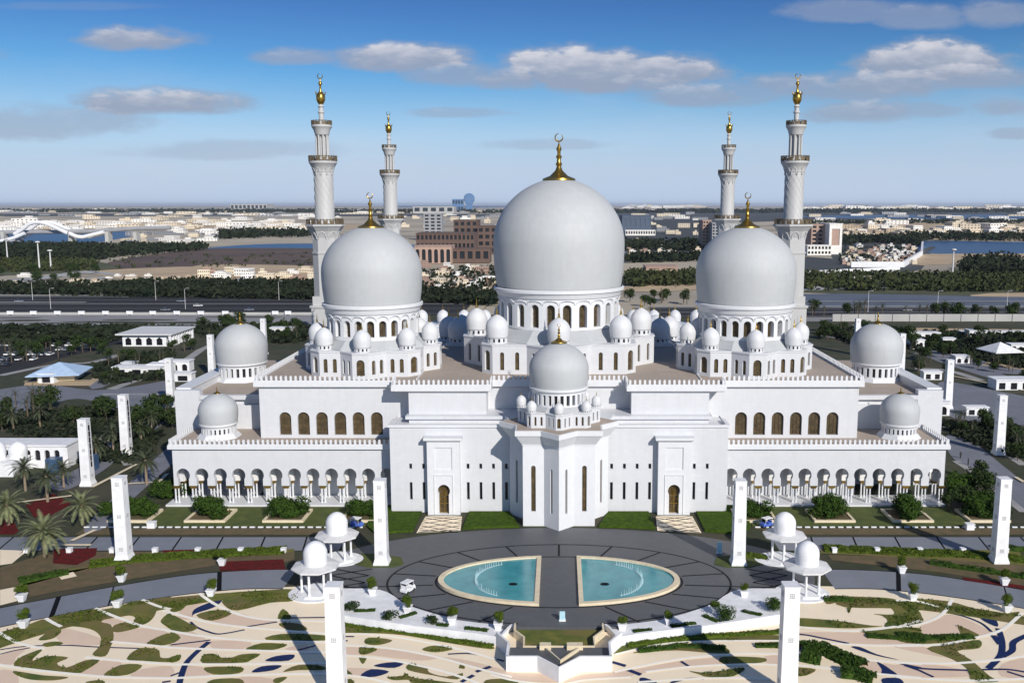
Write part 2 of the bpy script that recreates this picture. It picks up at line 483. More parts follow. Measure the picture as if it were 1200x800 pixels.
# ---- arcade wings
YA0, YA1 = 205.8, 221.0
ax = [-85.0 + 4.19 * i for i in range(12)]
for sx in (-1, 1):
    m = MB(); 
    P0, P1 = ((-87.2, YA0), (-36.5, YA0)) if sx < 0 else ((36.5, YA0), (87.2, YA0))
    ops = [dict(u=(x + 87.2) if sx < 0 else (50.7 - (x + 87.2)), w=3.0, zb=4.45, zt=8.5, k='horse') for x in ax]
    Sf, L = flat(P0, P1)
    wall(m, Sf, 0, L, 4.45, 12.9, ops, 1.1)
    # back face and underside of the arcade wall
    Sf2, L2 = flat((P1[0], YA0 + 1.1), (P0[0], YA0 + 1.1))
    wall(m, Sf2, 0, L2, 4.45, 12.9, [dict(o, u=L2 - o['u']) for o in ops], .02)
    # outer side wall with arches (the wing is open at its end)
    E0, E1 = ((-87.2, YA1), (-87.2, YA0)) if sx < 0 else ((87.2, YA0), (87.2, YA1))
    Sf3, L3 = flat(E0, E1)
    wall(m, Sf3, 0, L3, 4.45, 12.9, [dict(u=u, w=3.0, zb=4.45, zt=8.5, k='horse') for u in ((2.2, 6.4, 10.6) if sx < 0 else (4.6, 8.8, 13.0))], 1.1)
    # inner arcade row
    ops2 = [o for o in ops]
    Sf4, L4 = flat((P0[0], YA0 + 4.0), (P1[0], YA0 + 4.0))
    ao = m.build('arcade_wall', white, mosque)
    m2 = MB(); wall(m2, Sf4, 0, L4, 4.45, 12.9, ops2, .9)
    X0, X1 = min(P0[0], P1[0]), max(P0[0], P1[0])
    # solid rear of the passage, as the hall wall; ceiling
    m2.box(X0 + 1.1, X1, YA0 + 1.1, YA1, 12.3, 12.9)
    m2.build('inner_arcade', shade, mosque)
    s = MB()
    s.prism(grow([(X0, YA0), (X1, YA0), (X1, YU + .02), (X0, YU + .02)], .2), 12.9, 13.1, top=grow([(X0, YA0), (X1, YA0), (X1, YU + .02), (X0, YU + .02)], .6))
    ext = [(X0, YA0), (X1, YA0), (X1, YA1), (X0, YA1)]
    s.prism(grow(ext, .75), 13.1, 13.95)
    s.build('cornice', trimw, mosque)
    r_ = MB(); r_.box(X0, X1, YA0 + .2, YA1, 13.95, 14.0); r_.build('roof', rooft, mosque, smooth=0)
    bl = MB()
    a0, a1 = (X0 - .5, X1) if sx < 0 else (X0, X1 + .5)
    balustrade(bl, (a0, YA0 - .5), (a1, YA0 - .5), 13.95)
    xo = a0 if sx < 0 else a1
    balustrade(bl, (xo, YA0 - .4), (xo, YA1), 13.95)
    bl.build('balustrade', trimw, mosque, smooth=0)
    p = MB(); p.box(X0 - 1.6, X1, YA0 - 1.4, YU - .01, 0, .42); p.box(X0 - 1.6, X0 + 17, YU - .01, YA1, 0, .42)
    p.build('plinth', trimw, mosque, smooth=0)
# column pairs
colmesh = MB()
for dx in (-.36, .36): colmesh.lathe([(.27, .42), (.27, .62), (.2, .7), (.18, 3.75)], dx, 0, 10)
cm = colmesh.build('column_pair', trimw, mosque, loc=(0, 0, 0))
cp = MB(); cp.prism([(-.55, -.3), (.55, -.3), (.55, .3), (-.55, .3)], 3.75, 4.1, top=[(-.74, -.5), (.74, -.5), (.74, .5), (-.74, .5)]); cp.box(-.76, .76, -.55, .55, 4.1, 4.45)
co = cp.build('capital', gold, cm, smooth=0)
first = True
for sx in (-1, 1):
    for yy in (YA0 + .55, YA0 + 4.45):
        for i in range(12):
            x = sx * (ax[0] - 2.1 + 4.19 * i) 
            if i == 0: x = sx * (-86.8)
            if first: cm.location = (x, yy, 0); first = False; continue
            o = cm.copy(); COL.objects.link(o); o.location = (x, yy, 0); o.parent = mosque
            q = co.copy(); COL.objects.link(q); q.parent = o
# side masses behind the arcade ends
for sx in (-1, 1):
    m = MB()
    def bx(a, b_, y0, y1, z0, z1): m.box(min(sx * a, sx * b_), max(sx * a, sx * b_), y0, y1, z0, z1)
    bx(89.2, 92.2, 221.0, 276, 0, 23.4); bx(68.9, 89.2, 221.8, 276, 0, 21.6)
    bx(86.2, 89.2, 221.0, 223, 0, 23.4)
    bx(69, 86.2, 221.0, 221.85, 12, 19.9); bx(69, 86.2, 220.7, 222.2, 21.2, 22.2)
    bx(69.0, 71.2, 221.0, 221.95, 12, 21.4); bx(84, 86.3, 221.1, 221.95, 12, 21.4)
    m.build('side_hall_wall', white, mosque)
    r_ = MB(); r_.box(min(sx * 69, sx * 89), max(sx * 69, sx * 89), 222.6, 275.6, 21.6, 21.66); r_.build('roof', rooft, mosque, smooth=0)
    q = MB(); q.box(min(sx * 88.9, sx * 92.5), max(sx * 88.9, sx * 92.5), 222.6, 276, 23.4, 23.75); q.build('cornice', trimw, mosque, smooth=0)

# ---- entrance block with two portals
YF = 200.5
fb = MB(); panes = []
slx = [abs(v) for v in xs((481.5, 496.6), YF, 8)]; slx2 = [abs(v) for v in xs((548.6, 563.5, 578.4, 593.4), YF, 8)]
allx = sorted([-v for v in slx + slx2] + slx + slx2)
def front(z0, z1, zb, zt, wd):
    wallrun(fb, (-37.1, YF), (37.1, YF), z0, z1, [dict(u=x + 37.1, w=wd, zb=zb, zt=zt, k='rect') for x in allx], .6, panes)
front(0, 7.9, 2.9, 6.9, .62); front(7.9, 19.3, 9.9, 11.1, .62)
for x0, x1, y0, y1 in ((-37.1, -37.1, YA0 + 8, YF), (37.1, 37.1, YF, YA0 + 8)):
    wallrun(fb, (x0, y0), (x1, y1), 0, 19.3)
fb.box(-37.1, 37.1, YF + .1, YM, 18.9, 19.0)
fbo = fb.build('entrance_wall', white, mosque)
make_panes(panes, 'slit_window', dark, fbo)
c = MB()
fo = [(-37.1, YF), (37.1, YF), (37.1, YF + 9), (-37.1, YF + 9)]
for (x0, x1, y0, y1) in ((-37.4, 37.4, YF - .3, YF + .5), (-37.4, -36.6, YF + .5, YF + 6.3), (36.6, 37.4, YF + .5, YF + 6.3)): c.box(x0, x1, y0, y1, 19.3, 19.85)
c.build('cornice', trimw, mosque, smooth=0)
for sx in (-1, 1):
    xc = sx * 25.2
    m = MB(); pn = []
    Sf, L = flat((xc - 3.55, 198.6), (xc + 3.55, 198.6))
    wall(m, Sf, 0, L, 0, 8.6, [dict(u=L / 2, w=2.7, zb=.25, zt=6.9, k='horse', sill=1)], 1.2, pn)
    wall(m, Sf, 0, L, 8.6, 16.6, [dict(u=L / 2, w=3.8, zb=10.2, zt=15.2, k='rect')], .25, pn2 := [])
    m.face([(xc - 1.95, 198.84, 10.15), (xc + 1.95, 198.84, 10.15), (xc + 1.95, 198.84, 15.25), (xc - 1.95, 198.84, 15.25)])
    for a in (-3.55, 3.55):
        q = [(xc + a, YF, 0), (xc + a, 198.6, 0), (xc + a, 198.6, 16.6), (xc + a, YF, 16.6)]
        m.face(q if a < 0 else q[::-1])
    m.prism([(xc - 3.7, 198.4), (xc + 3.7, 198.4), (xc + 3.7, YF), (xc - 3.7, YF)], 16.6, 16.9, top=[(xc - 4.1, 198.0), (xc + 4.1, 198.0), (xc + 4.1, YF), (xc - 4.1, YF)])
    m.box(xc - 4.2, xc + 4.2, 197.9, YF, 16.9, 17.5)
    m.box(xc - 2.1, xc + 2.1, 198.45, 198.62, 9.0, 9.18); m.box(xc - 2.1, xc - 1.95, 198.45, 198.62, .2, 9.0); m.box(xc + 1.95, xc + 2.1, 198.45, 198.62, .2, 9.0)
    po = m.build('portal', trimw, mosque)
    d = MB(); d.face(pn[0]); dr = d.build('door', pane, po, smooth=0)
    d = MB()                                          # gilded grille: leaves, bars, rosette
    for q in (-1.05, -.06, .94): d.box(xc + q, xc + q + .11, 199.6, 199.7, .3, 4.3)
    for z in (.3, 2.3, 4.2): d.box(xc - 1.05, xc + 1.05, 199.6, 199.7, z, z + .14)
    for q in (-.5, .5):
        pts = [(xc + q + .36 * math.cos(t), 199.62, 3.3 + .36 * math.sin(t)) for t in [i * math.pi / 5 for i in range(11)]]
        d.tube(pts, .06, 4)
    for t in range(1, 6): d.tube([(xc, 199.64, 4.4), (xc + 1.15 * math.cos(t * math.pi / 6), 199.64, 5.2 + 1.3 * math.sin(t * math.pi / 6))], .05, 4)
    d.build('door_grille', gold, po, smooth=0)

# ---- star shaped porch tower
SY = 199.1
def star_body(a, w, cx, cy, z0, z1, name, parent, slit, win, capz=.35, lab=None, turn=1.25):
    """walls of a star shaped storey with windows on the sides seen from the front"""
    mb = MB(); pn = []
    pts, kinds = star_pts(a, w, cx, cy); n = len(pts)
    for i in range(n):
        P0, P1 = pts[i], pts[(i + 1) % n]
        Sf, L = flat(P0, P1); ny = -(P1[0] - P0[0]) / L
        ops = []
        if -(P1[0] - P0[0]) / L < .75:
            if kinds[i] == 'ch' and win: ops = [dict(u=L / 2, w=L * win[0], zb=z0 + win[1], zt=z0 + win[2])]
            elif kinds[i] == 'sd' and slit: ops = [dict(u=L * f, w=slit[1], zb=z0 + slit[2], zt=z0 + slit[3]) for f in slit[0]]
        # outward normal = (dy, -dx)
        wall(mb, Sf, 0, L, z0, z1, ops, .45, pn)
    t, _ = star_pts(a + .12, w, cx, cy)
    mb.prism(t, z1, z1 + capz)
    o = mb.build(name, white, parent)
    if lab: o['label'] = lab
    make_panes(pn, 'star_window', pane, o)
    return o
mb = MB(); pn = []
pts, kinds = star_pts(7.6, 0, 0, SY); n = len(pts)
for i in range(n):
    P0, P1 = pts[i], pts[(i + 1) % n]; Sf, L = flat(P0, P1)
    ops = []
    if -(P1[0] - P0[0]) / L < -.2:
        # the tall slits: wider bronze ones on the square's face, dark ones on the point
        fr = abs(P1[1] - P0[1]) < .1
        ops = [dict(u=L * .5, w=.95 if fr else .6, zb=3.2, zt=13.2 if fr else 12.8, k='arch')]
    wall(mb, Sf, 0, L, 0, 17.6, ops, .4, pn)
t1, _ = star_pts(7.75, 0, 0, SY); t2, _ = star_pts(9.0, 0, 0, SY); t3, _ = star_pts(9.15, 0, 0, SY)
mb.prism(t1, 17.6, 17.8); mb.prism(t1, 17.8, 19.9, top=t2); mb.prism(t3, 19.9, 21.0)
so = mb.build('star_porch', trimw, mosque)
make_panes(pn, 'tall_window', pane, so)
ft = MB(); ft.prism(star_pts(8.8, 0, 0, SY)[0], 21.0, 21.05, bottom=False); ft.build('terrace_floor', rooft, so, smooth=0)
bk = MB(); bk.prism([(-10.5, SY), (10.5, SY), (12.5, YF + 6), (-12.5, YF + 6)], 17, 20.9); bk.build('porch_link', trimw, mosque)

def turret_mesh(r, drum, name='small_dome'):
    """small dome on its ring of little openings"""
    mb = MB(); pn = []
    rd = r * .9
    wall(mb, cyl(0, 0, rd), 0, 2 * math.pi * rd, 0, drum, [dict(u=2 * math.pi * rd * (k + .5) / 12, w=rd * .22, zb=drum * .22, zt=drum * .86, k='rect') for k in range(12)], .2, pn, .18, step=rd * .3)
    for p in pn: mb.face(p, 1)
    mb.lathe([(rd + .03, drum), (r * 1.0, drum + .06)] , 0, 0, 24)
    mb.lathe(dome_profile(r, r * 2.0, drum + .06, .92, 12, .09, 1.12), 0, 0, 24)
    me_o = mb.build(name, [domew, dark], None, smooth=40)
    me = me_o.data; bpy.data.objects.remove(me_o)
    fb = MB()
    z = drum + r * 2.03
    fb.lathe([(r * .16, z - .12 * r), (r * .07, z + .1 * r), (r * .1, z + .2 * r), (r * .05, z + .3 * r), (r * .04, z + .6 * r), (0, z + .95 * r)], 0, 0, 6)
    fo = fb.build('finial', gold, None); fm = fo.data; bpy.data.objects.remove(fo)
    return me, fm
domew = mat('small_dome_marble', (.55, .565, .59), .5, col2=(.59, .605, .625), scale=.4)
def put_turret(T, x, y, z, parent, label=None):
    o = link(T[0], 'small_dome', parent, (x, y, z))
    f = link(T[1], 'finial', o)
    if label: o['label'] = label
    return o

def great_dome(cx, cy, a, w, ztop, rd, zsill, zwin0, zwin1, zdrum, r, h, fin, rt, lab, nwin=24, woff=0.0, win=2.0):
    base = star_body(a, w, cx, cy, ROOF, ztop, 'star_base', mosque, ((.28, .72), .95, 1.0, ztop - ROOF - 1.5), (.5, .8, ztop - ROOF - 1.2))
    base['label'] = 'star shaped base under ' + lab
    # octagonal skirt roof to the drum
    s = MB(); Rn = a / math.cos(R(22.5))
    oc = [(cx + Rn * math.cos(R(22.5 + 45 * k)), cy + Rn * math.sin(R(22.5 + 45 * k))) for k in range(8)]
    oi = [(cx + (rd + .2) * 1.0 * math.cos(R(22.5 + 45 * k)) * 1.05, cy + (rd + .2) * 1.05 * math.sin(R(22.5 + 45 * k))) for k in range(8)]
    s.prism(oc, ztop + .35, ztop + .55); s.prism(oc, ztop + .55, zsill, top=oi)
    s.build('skirt_roof', domem, base, smooth=0)
    # drum with deep arched windows
    d = MB(); pn = []
    C = 2 * math.pi * rd
    Sf = cyl(cx, cy, rd)
    ops = []
    for k in range(nwin):
        t = 2 * math.pi * (k + .5 + woff) / nwin
        if math.sin(t) < .45: ops.append(dict(u=(t % (2 * math.pi)) * rd, w=win, zb=zwin0, zt=zwin1, sill=1))
    wall(d, Sf, 0, C, zsill, zdrum, ops, 1.3, pn, 1.25, step=rd * .07)
    # raised relief arches over the windows
    for k in range(nwin):
        t0 = 2 * math.pi * (k + .5 + woff) / nwin
        if math.sin(t0) > .5: continue
        hw = math.pi / nwin * .93; pts = []
        for i in range(13):
            q = math.pi * i / 12
            t = t0 - hw * math.cos(q); z = zwin1 - .1 + (zdrum - zwin1 - .25) * math.sin(q) ** .8
            rr = rd + .05 + .35 * math.sin(q)
            pts.append((cx + rr * math.cos(t), cy + rr * math.sin(t), z))
        d.tube(pts, .1, 4)
    flare = r * .985
    d.lathe([(rd, zdrum - .02), (rd + .35, zdrum + .0), (rd + .45, zdrum + .25), (flare - .1, zdrum + 1.2), (flare + .25, zdrum + 1.3), (flare + .25, zdrum + 1.9), (flare - .2, zdrum + 2.1)], cx, cy, 72)
    do = d.build('drum', trimw, mosque, smooth=40); do['label'] = 'round drum with arched windows under ' + lab
    make_panes(pn, 'drum_window', pane, do)
    g_ = MB()
    for k in range(nwin):
        t = 2 * math.pi * (k + .5 + woff) / nwin
        if math.sin(t) < .1:
            for dt in (-.3, .3):
                x = cx + (rd - 1.1) * math.cos(t) - dt * math.sin(t); y = cy + (rd - 1.1) * math.sin(t) + dt * math.cos(t)
                g_.obox((x, y), (math.cos(t), math.sin(t)), .06, .06, zwin0, zwin1 - .5)
            for z in (zwin0 + 1.0, zwin0 + 2.1, zwin0 + 3.2):
                g_.obox((cx + (rd - 1.1) * math.cos(t), cy + (rd - 1.1) * math.sin(t)), (math.cos(t), math.sin(t)), .06, win, z, z + .07)
    g_.build('window_grille', bronze, do, smooth=0)
    m = MB(); z0 = zdrum + 1.9
    m.lathe(dome_profile(r, h, z0, .95, 40, .015), cx, cy, 96)
    o = m.build('dome', domem, mosque, smooth=40); o['label'] = lab
    finial(o, cx, cy, z0 + h, fin[0], fin[1])
    # small domes over the eight points of the star
    T = turret_mesh(rt, rt * .5)
    Rt = a * math.sqrt(2) - w / 2 - rt - .45
    for k in range(8):
        t = R(45 * k)
        put_turret(T, cx + Rt * math.cos(t), cy + Rt * math.sin(t), ztop + .35, mosque, 'small white dome on a point of the star under ' + lab)
    return do

great_dome(0, 239, 18.5, 3.8, 34.2, 15.3, 37.4, 38.0, 43.6, 45.0, 16.6, 27.2, (11.2, 4.2), 2.75, 'the great central dome, the largest of all', win=2.1)
great_dome(-45.8, 230, 13.0, 3.8, 33.2, 11.1, 35.6, 36.4, 40.3, 41.8, 12.15, 18.7, (8.2, 3.2), 2.1, 'the great left dome', win=1.75)
great_dome(45.8, 230, 13.0, 3.8, 33.2, 11.1, 35.6, 36.4, 40.3, 41.8, 12.15, 18.7, (8.2, 3.2), 2.1, 'the great right dome', win=1.75)

# porch dome
lab = 'the middle sized dome over the star shaped porch'
pb = star_body(6.75, 1.3, 0, SY, 21.05, 24.1, 'star_base', mosque, ((.3, .72), .42, .5, 2.4), (.55, .4, 2.5), .22)
pb['label'] = 'low star shaped ring of windows under ' + lab
T = turret_mesh(1.08, .28)
for k in range(8):
    put_turret(T, 8.15 * math.cos(R(45 * k)), SY + 8.15 * math.sin(R(45 * k)), 24.3, mosque, 'tiny white dome on a point of the star under ' + lab)
s = MB(); oc = [(7.25 * math.cos(R(22.5 + 45 * k)), SY + 7.25 * math.sin(R(22.5 + 45 * k))) for k in range(8)]
oi = [(6.3 * math.cos(R(22.5 + 45 * k)), SY + 6.3 * math.sin(R(22.5 + 45 * k))) for k in range(8)]
s.prism(oc, 24.3, 24.5); s.prism(oc, 24.5, 25.2, top=oi); s.build('skirt_roof', domem, pb, smooth=0)
def plain_drum(cx, cy, rd, z0, z1, nwin, wz0, wz1, ww, flare, parent, dep=.7):
    d = MB(); pn = []
    ops = [dict(u=((2 * math.pi * (k + .5) / nwin)) * rd, w=ww, zb=wz0, zt=wz1, k='rect', sill=1) for k in range(nwin)]
    wall(d, cyl(cx, cy, rd), 0, 2 * math.pi * rd, z0, z1, ops, dep, pn, step=rd * .12)
    d.lathe([(rd, z1 - .02), (rd + .1, z1), (flare, z1 + .35), (flare + .12, z1 + .4), (flare + .12, z1 + .75), (flare - .2, z1 + .85)], cx, cy, 64)
    o = d.build('drum', trimw, parent, smooth=40)
    b = MB()
    for p in pn: b.face(p)
    b.build('drum_window', dark, o, smooth=0)
    return o
o = plain_drum(0, SY, 5.9, 25.0, 28.1, 28, 25.5, 27.7, .72, 6.25, mosque)
o['label'] = 'round drum under ' + lab
m = MB(); m.lathe(dome_profile(6.42, 9.7, 28.8, .94, 30, .06, 1.12), 0, SY, 72); o = m.build('dome', domem, mosque, smooth=40); o['label'] = lab
finial(o, 0, SY, 38.5, 3.9, 1.75)
# courtyard side domes
for sx, nm in ((-1, 'left'), (1, 'right')):
    cx, cy = sx * 84.2, 246
    s = MB(); s.prism([(cx + 7.4 * math.cos(R(22.5 + 45 * k)), cy + 7.4 * math.sin(R(22.5 + 45 * k))) for k in range(8)], 21.6, 22.6, top=[(cx + 6.4 * math.cos(R(22.5 + 45 * k)), cy + 6.4 * math.sin(R(22.5 + 45 * k))) for k in range(8)])
    s.build('skirt_roof', trimw, mosque, smooth=0)
    plain_drum(cx, cy, 6.0, 22.4, 25.6, 24, 22.9, 25.2, .75, 6.4, mosque)
    m = MB(); m.lathe(dome_profile(6.75, 10.2, 26.4, .95, 26, .03), cx, cy, 64); o = m.build('dome', domem, mosque, smooth=40)
    o['label'] = 'dome with tall drum standing far back on the %s end of the roof' % nm; finial(o, cx, cy, 36.6, 3.6, 1.5, False)
    cx, cy = sx * 79.2, 213.5
    s = MB(); s.prism([(cx + 5.0 * math.cos(R(22.5 + 45 * k)), cy + 5.0 * math.sin(R(22.5 + 45 * k))) for k in range(8)], 14.0, 15.0, top=[(cx + 4.2 * math.cos(R(22.5 + 45 * k)), cy + 4.2 * math.sin(R(22.5 + 45 * k))) for k in range(8)])
    s.build('skirt_roof', trimw, mosque, smooth=0)
    plain_drum(cx, cy, 3.9, 14.9, 16.7, 24, 15.2, 16.4, .42, 4.2, mosque, .4)
    m = MB(); m.lathe(dome_profile(4.45, 6.9, 17.45, .95, 22, .05), cx, cy, 56); o = m.build('dome', domem, mosque, smooth=40)
    o['label'] = 'low dome on the %s end of the arcade roof' % nm; finial(o, cx, cy, 24.35, 1.8, .9, False)

# courtyard arcades behind the hall: roofs, rows of small domes, portal dome
lowd = turret_mesh(2.6, .7)
for sx in (-1, 1):
    m = MB(); x0, x1 = sorted((sx * 62, sx * 74)); 
    m.box(x0, x1, 276, 400, 0, 16.5); m.box(x0 - .4, x1 + .4, 275.6, 400, 16.5, 17.4)
    m.build('courtyard_wing', white, mosque)
    for i in range(13):
        put_turret(lowd, sx * 68, 283 + 9 * i, 17.4, mosque, 'dome in the row over the courtyard wing')
m = MB(); m.box(-74, 74, 392, 404, 0, 16.5); m.box(-74.4, 74.4, 391.6, 404.4, 16.5, 17.4)
m.box(-62, 62, 276, 392, .0, .3)
m.build('courtyard_wing', white, mosque)
for i in range(14):
    x = -58.5 + 9 * i
    put_turret(lowd, x, 398, 17.4, mosque, 'dome in the row over the courtyard wing')
# two rows of domes right behind the hall roof
midd = turret_mesh(3.0, 1.0)
for x, y in ((-33, 279), (-25, 279), (-19, 279), (25, 279), (33, 279), (-29, 268), (29, 268)):
    m = MB(); m.box(x - 3.3, x + 3.3, y - 3.3, y + 3.3, 16, 27.6 if y > 270 else 28.4); m.build('roof_pavilion', white, mosque)
    put_turret(midd, x, y, 27.6 if y > 270 else 28.4, mosque, 'small dome at the back edge of the great roof')
for sx in (-1, 1):                                      # two gate blocks with a pointed niche
    xg = sx * 30
    m = MB(); m.box(xg - 4, xg + 4, 284, 292, 0, 26)
    m.prism([(xg - 4.3, 283.7), (xg + 4.3, 283.7), (xg + 4.3, 292.3), (xg - 4.3, 292.3)], 26, 26.8)
    m.lathe(dome_profile(4.2, 7.2, 26.8, .95, 16, .1), xg, 288, 40)
    m.build('gate_block', white, mosque)

# ================================================================== MINARETS
def minaret():
    root = empty('minaret', (0, 0, 0))
    m = MB(); q = 4.0
    sq = lambda a: [(-a, -a), (a, -a), (a, a), (-a, a)]
    m.prism(sq(4.1), 0, 36.6); m.prism(sq(4.45), 36.6, 37.3); m.prism(sq(3.7), 37.3, 40)
    for sx_ in (-1, 1):
        m.box(sx_ * 2.0 - .5, sx_ * 2.0 + .5, -4.18, -4.08, 22, 34)
    m.build('square_base', shaftm, root)
    m = MB(); oc = lambda r: [(r / math.cos(R(22.5)) * math.cos(R(22.5 + 45 * k)), r / math.cos(R(22.5)) * math.sin(R(22.5 + 45 * k))) for k in range(8)]
    m.prism(oc(3.65), 38, 52.8); m.prism(oc(3.85), 52.8, 53.3); m.prism(oc(3.6), 53.3, 57.6)
    m.prism(oc(3.6), 57.6, 59.6, top=oc(4.3)); m.prism(oc(4.3), 59.6, 61.0, top=oc(5.3)); m.prism(oc(5.5), 61.0, 61.6)
    for k in range(8):                                 # corbel arches on each side
        t = R(45 * k); c_, s_ = math.cos(t), math.sin(t)
        pts = []
        for i in range(9):
            a = math.pi * i / 8; off = -1.15 * math.cos(a); z = 57.2 + 2.2 * math.sin(a); rr = 3.66 + max(0, (z - 57.6)) * .33
            pts.append((rr * c_ - off * s_, rr * s_ + off * c_, z))
        m.tube(pts, .16, 5)
    m.build('octagonal_shaft', shaftm, root)
    m = MB()
    m.lathe([(3.0, 61.6), (2.95, 62.2), (2.85, 62.4), (2.8, 77.0), (2.95, 77.2), (2.95, 77.5), (3.3, 78.3), (4.0, 79.6), (4.15, 79.7), (4.15, 80.3), (0, 80.3)], 0, 0, 40)
    for k in range(10):
        t = R(36 * k); pts = []
        for i in range(7):
            a = math.pi * i / 6; tt = t - .26 * math.cos(a); z = 76.2 + 2.3 * math.sin(a); rr = 2.9 + max(0, z - 77.4) * .38
            pts.append((rr * math.cos(tt), rr * math.sin(tt), z))
        m.tube(pts, .15, 5)
    # shallow spiral lozenge ribs on the round shaft
    for k in range(12):
        for dr in (-1, 1):
            m.tube([(2.84 * math.cos(R(30 * k) + dr * i * .22), 2.84 * math.sin(R(30 * k) + dr * i * .22), 63 + 13 * i / 12) for i in range(13)], .05, 3)
    m.build('round_shaft', shaftm, root)
    m = MB()
    m.lathe([(1.15, 80.3), (1.15, 87.6), (2.0, 88.0), (2.2, 88.5), (2.35, 89.2), (2.9, 90.2), (3.0, 90.3), (3.0, 90.9), (0, 90.9)], 0, 0, 32)
    m.lathe([(2.15, 80.3), (2.15, 81.0), (1.9, 81.1)], 0, 0, 32)
    for k in range(8): m.lathe([(.34, 81.0), (.28, 81.3), (.27, 87.4), (.4, 87.9)], 1.72 * math.cos(R(45 * k + 22.5)), 1.72 * math.sin(R(45 * k + 22.5)), 8)
    m.lathe([(.95, 90.9), (.95, 91.6), (.72, 91.8), (.7, 94.2), (.98, 94.4), (.98, 94.8), (.68, 95.0), (.66, 95.9), (.95, 96.2), (.5, 96.8)], 0, 0, 20)
    m.build('lantern', shaftm, root)
    for rr, z, hh, n in ((5.45, 61.6, 1.5, 36), (4.15, 80.3, 1.5, 28), (2.95, 90.9, 1.2, 20)):
        b = MB()
        for k in range(n):
            t = 2 * math.pi * k / n; t2 = 2 * math.pi * (k + 1) / n
            b.obox((rr * math.cos(t), rr * math.sin(t)), (-math.sin(t), math.cos(t)), .38, .14, z, z + hh + .12)
            b.tube([(rr * math.cos(t), rr * math.sin(t), z + hh - .06), (rr * math.cos(t2), rr * math.sin(t2), z + hh - .06)], .09, 4)
            if k % 2 == 0: b.obox(((rr) * math.cos((t + t2) / 2), rr * math.sin((t + t2) / 2)), (-math.sin(t), math.cos(t)), 2 * math.pi * rr / n * .6, .06, z + .1, z + hh - .35)
        b.build('balcony_railing', railm, root, smooth=0)
    f = MB()
    f.lathe([(.5, 96.8), (.9, 97.2), (1.28, 98.1), (1.36, 98.8), (1.18, 99.6), (.8, 100.2), (.45, 100.5), (.3, 101.2), (.28, 102.3), (.55, 102.7), (.5, 103.2), (.2, 103.5), (.12, 104.2), (0, 104.4)], 0, 0, 20)
    for k in range(8): f.tube([(1.3 * math.cos(R(45 * k)), 1.3 * math.sin(R(45 * k)), 99.6), (1.6 * math.cos(R(45 * k)), 1.6 * math.sin(R(45 * k)), 100.7)], [.16, .03], 4)
    pts = [(.75 * math.sin(t), 0, 105.0 - .75 * math.cos(t)) for t in [R(190) + R(320) * i / 14 for i in range(15)]]
    f.tube(pts, [.05 + .12 * math.sin(math.pi * i / 14) for i in range(15)], 5)
    f.build('finial', gold, root)
    return root
shaftm = stone_mat('minaret_cladding', (.47, .475, .475), (.40, .40, .40), 1.4, 1.0, .6, 'xz', .02, .04)
railm = mat('bronze_railing', (.15, .115, .07), .6, .3, scale=2)
mn = minaret(); mn.location = (-70.7, 286, 0)
tag(mn, 'tall white minaret behind the great left dome, nearer of the left two', 'minaret', 'minarets of the mosque')
dup(mn, (70.7, 286, 0), label='tall white minaret behind the great right dome, nearer of the right two')
dup(mn, (-71.0, 400, 0), label='farther left minaret, seen between the left dome and the central dome')
dup(mn, (71.0, 400, 0), label='farther right minaret, left of the nearer one')
# ================================================================== GROUND
def ell(cx, cy, a, b, n=72, t0=0, t1=360):
    return [(cx + a * math.cos(R(t0 + (t1 - t0) * i / n)), cy + b * math.sin(R(t0 + (t1 - t0) * i / n))) for i in range(n + (t1 - t0 < 360))]
def area(p): return sum(p[i - 1][0] * p[i][1] - p[i][0] * p[i - 1][1] for i in range(len(p))) / 2
def smoothpoly(p, k=3, closed=True):
    out = []; n = len(p)
    for i in range(n if closed else n - 1):
        a, b, c, d = (p[(i - 1) % n], p[i], p[(i + 1) % n], p[(i + 2) % n]) if closed else (p[max(i - 1, 0)], p[i], p[i + 1], p[min(i + 2, n - 1)])
        for j in range(k):
            t = j / k
            out.append(tuple(.5 * (2 * b[q] + (c[q] - a[q]) * t + (2 * a[q] - 5 * b[q] + 4 * c[q] - d[q]) * t * t + (3 * b[q] - a[q] - 3 * c[q] + d[q]) * t ** 3) for q in (0, 1)))
    if not closed: out.append(p[-1])
    return out
def sheet(mb, poly, z, th=None, mi=0):
    if area(poly) < 0: poly = poly[::-1]
    if th: mb.prism(poly, z - th, z, mi)
    else: mb.face([(x, y, z) for x, y in poly], mi)
def strip(mb, pts, w, z, smooth=True, mi=0):
    if smooth and len(pts) > 2: pts = smoothpoly(pts, 4, False)
    L = []; Rr = []
    for i, p in enumerate(pts):
        a = pts[max(i - 1, 0)]; b = pts[min(i + 1, len(pts) - 1)]
        dx, dy = b[0] - a[0], b[1] - a[1]; l = math.hypot(dx, dy) or 1
        nx, ny = -dy / l * w / 2, dx / l * w / 2
        L.append((p[0] + nx, p[1] + ny, z)); Rr.append((p[0] - nx, p[1] - ny, z))
    for i in range(len(pts) - 1):
        mb.face([Rr[i], Rr[i + 1], L[i + 1], L[i]], mi)

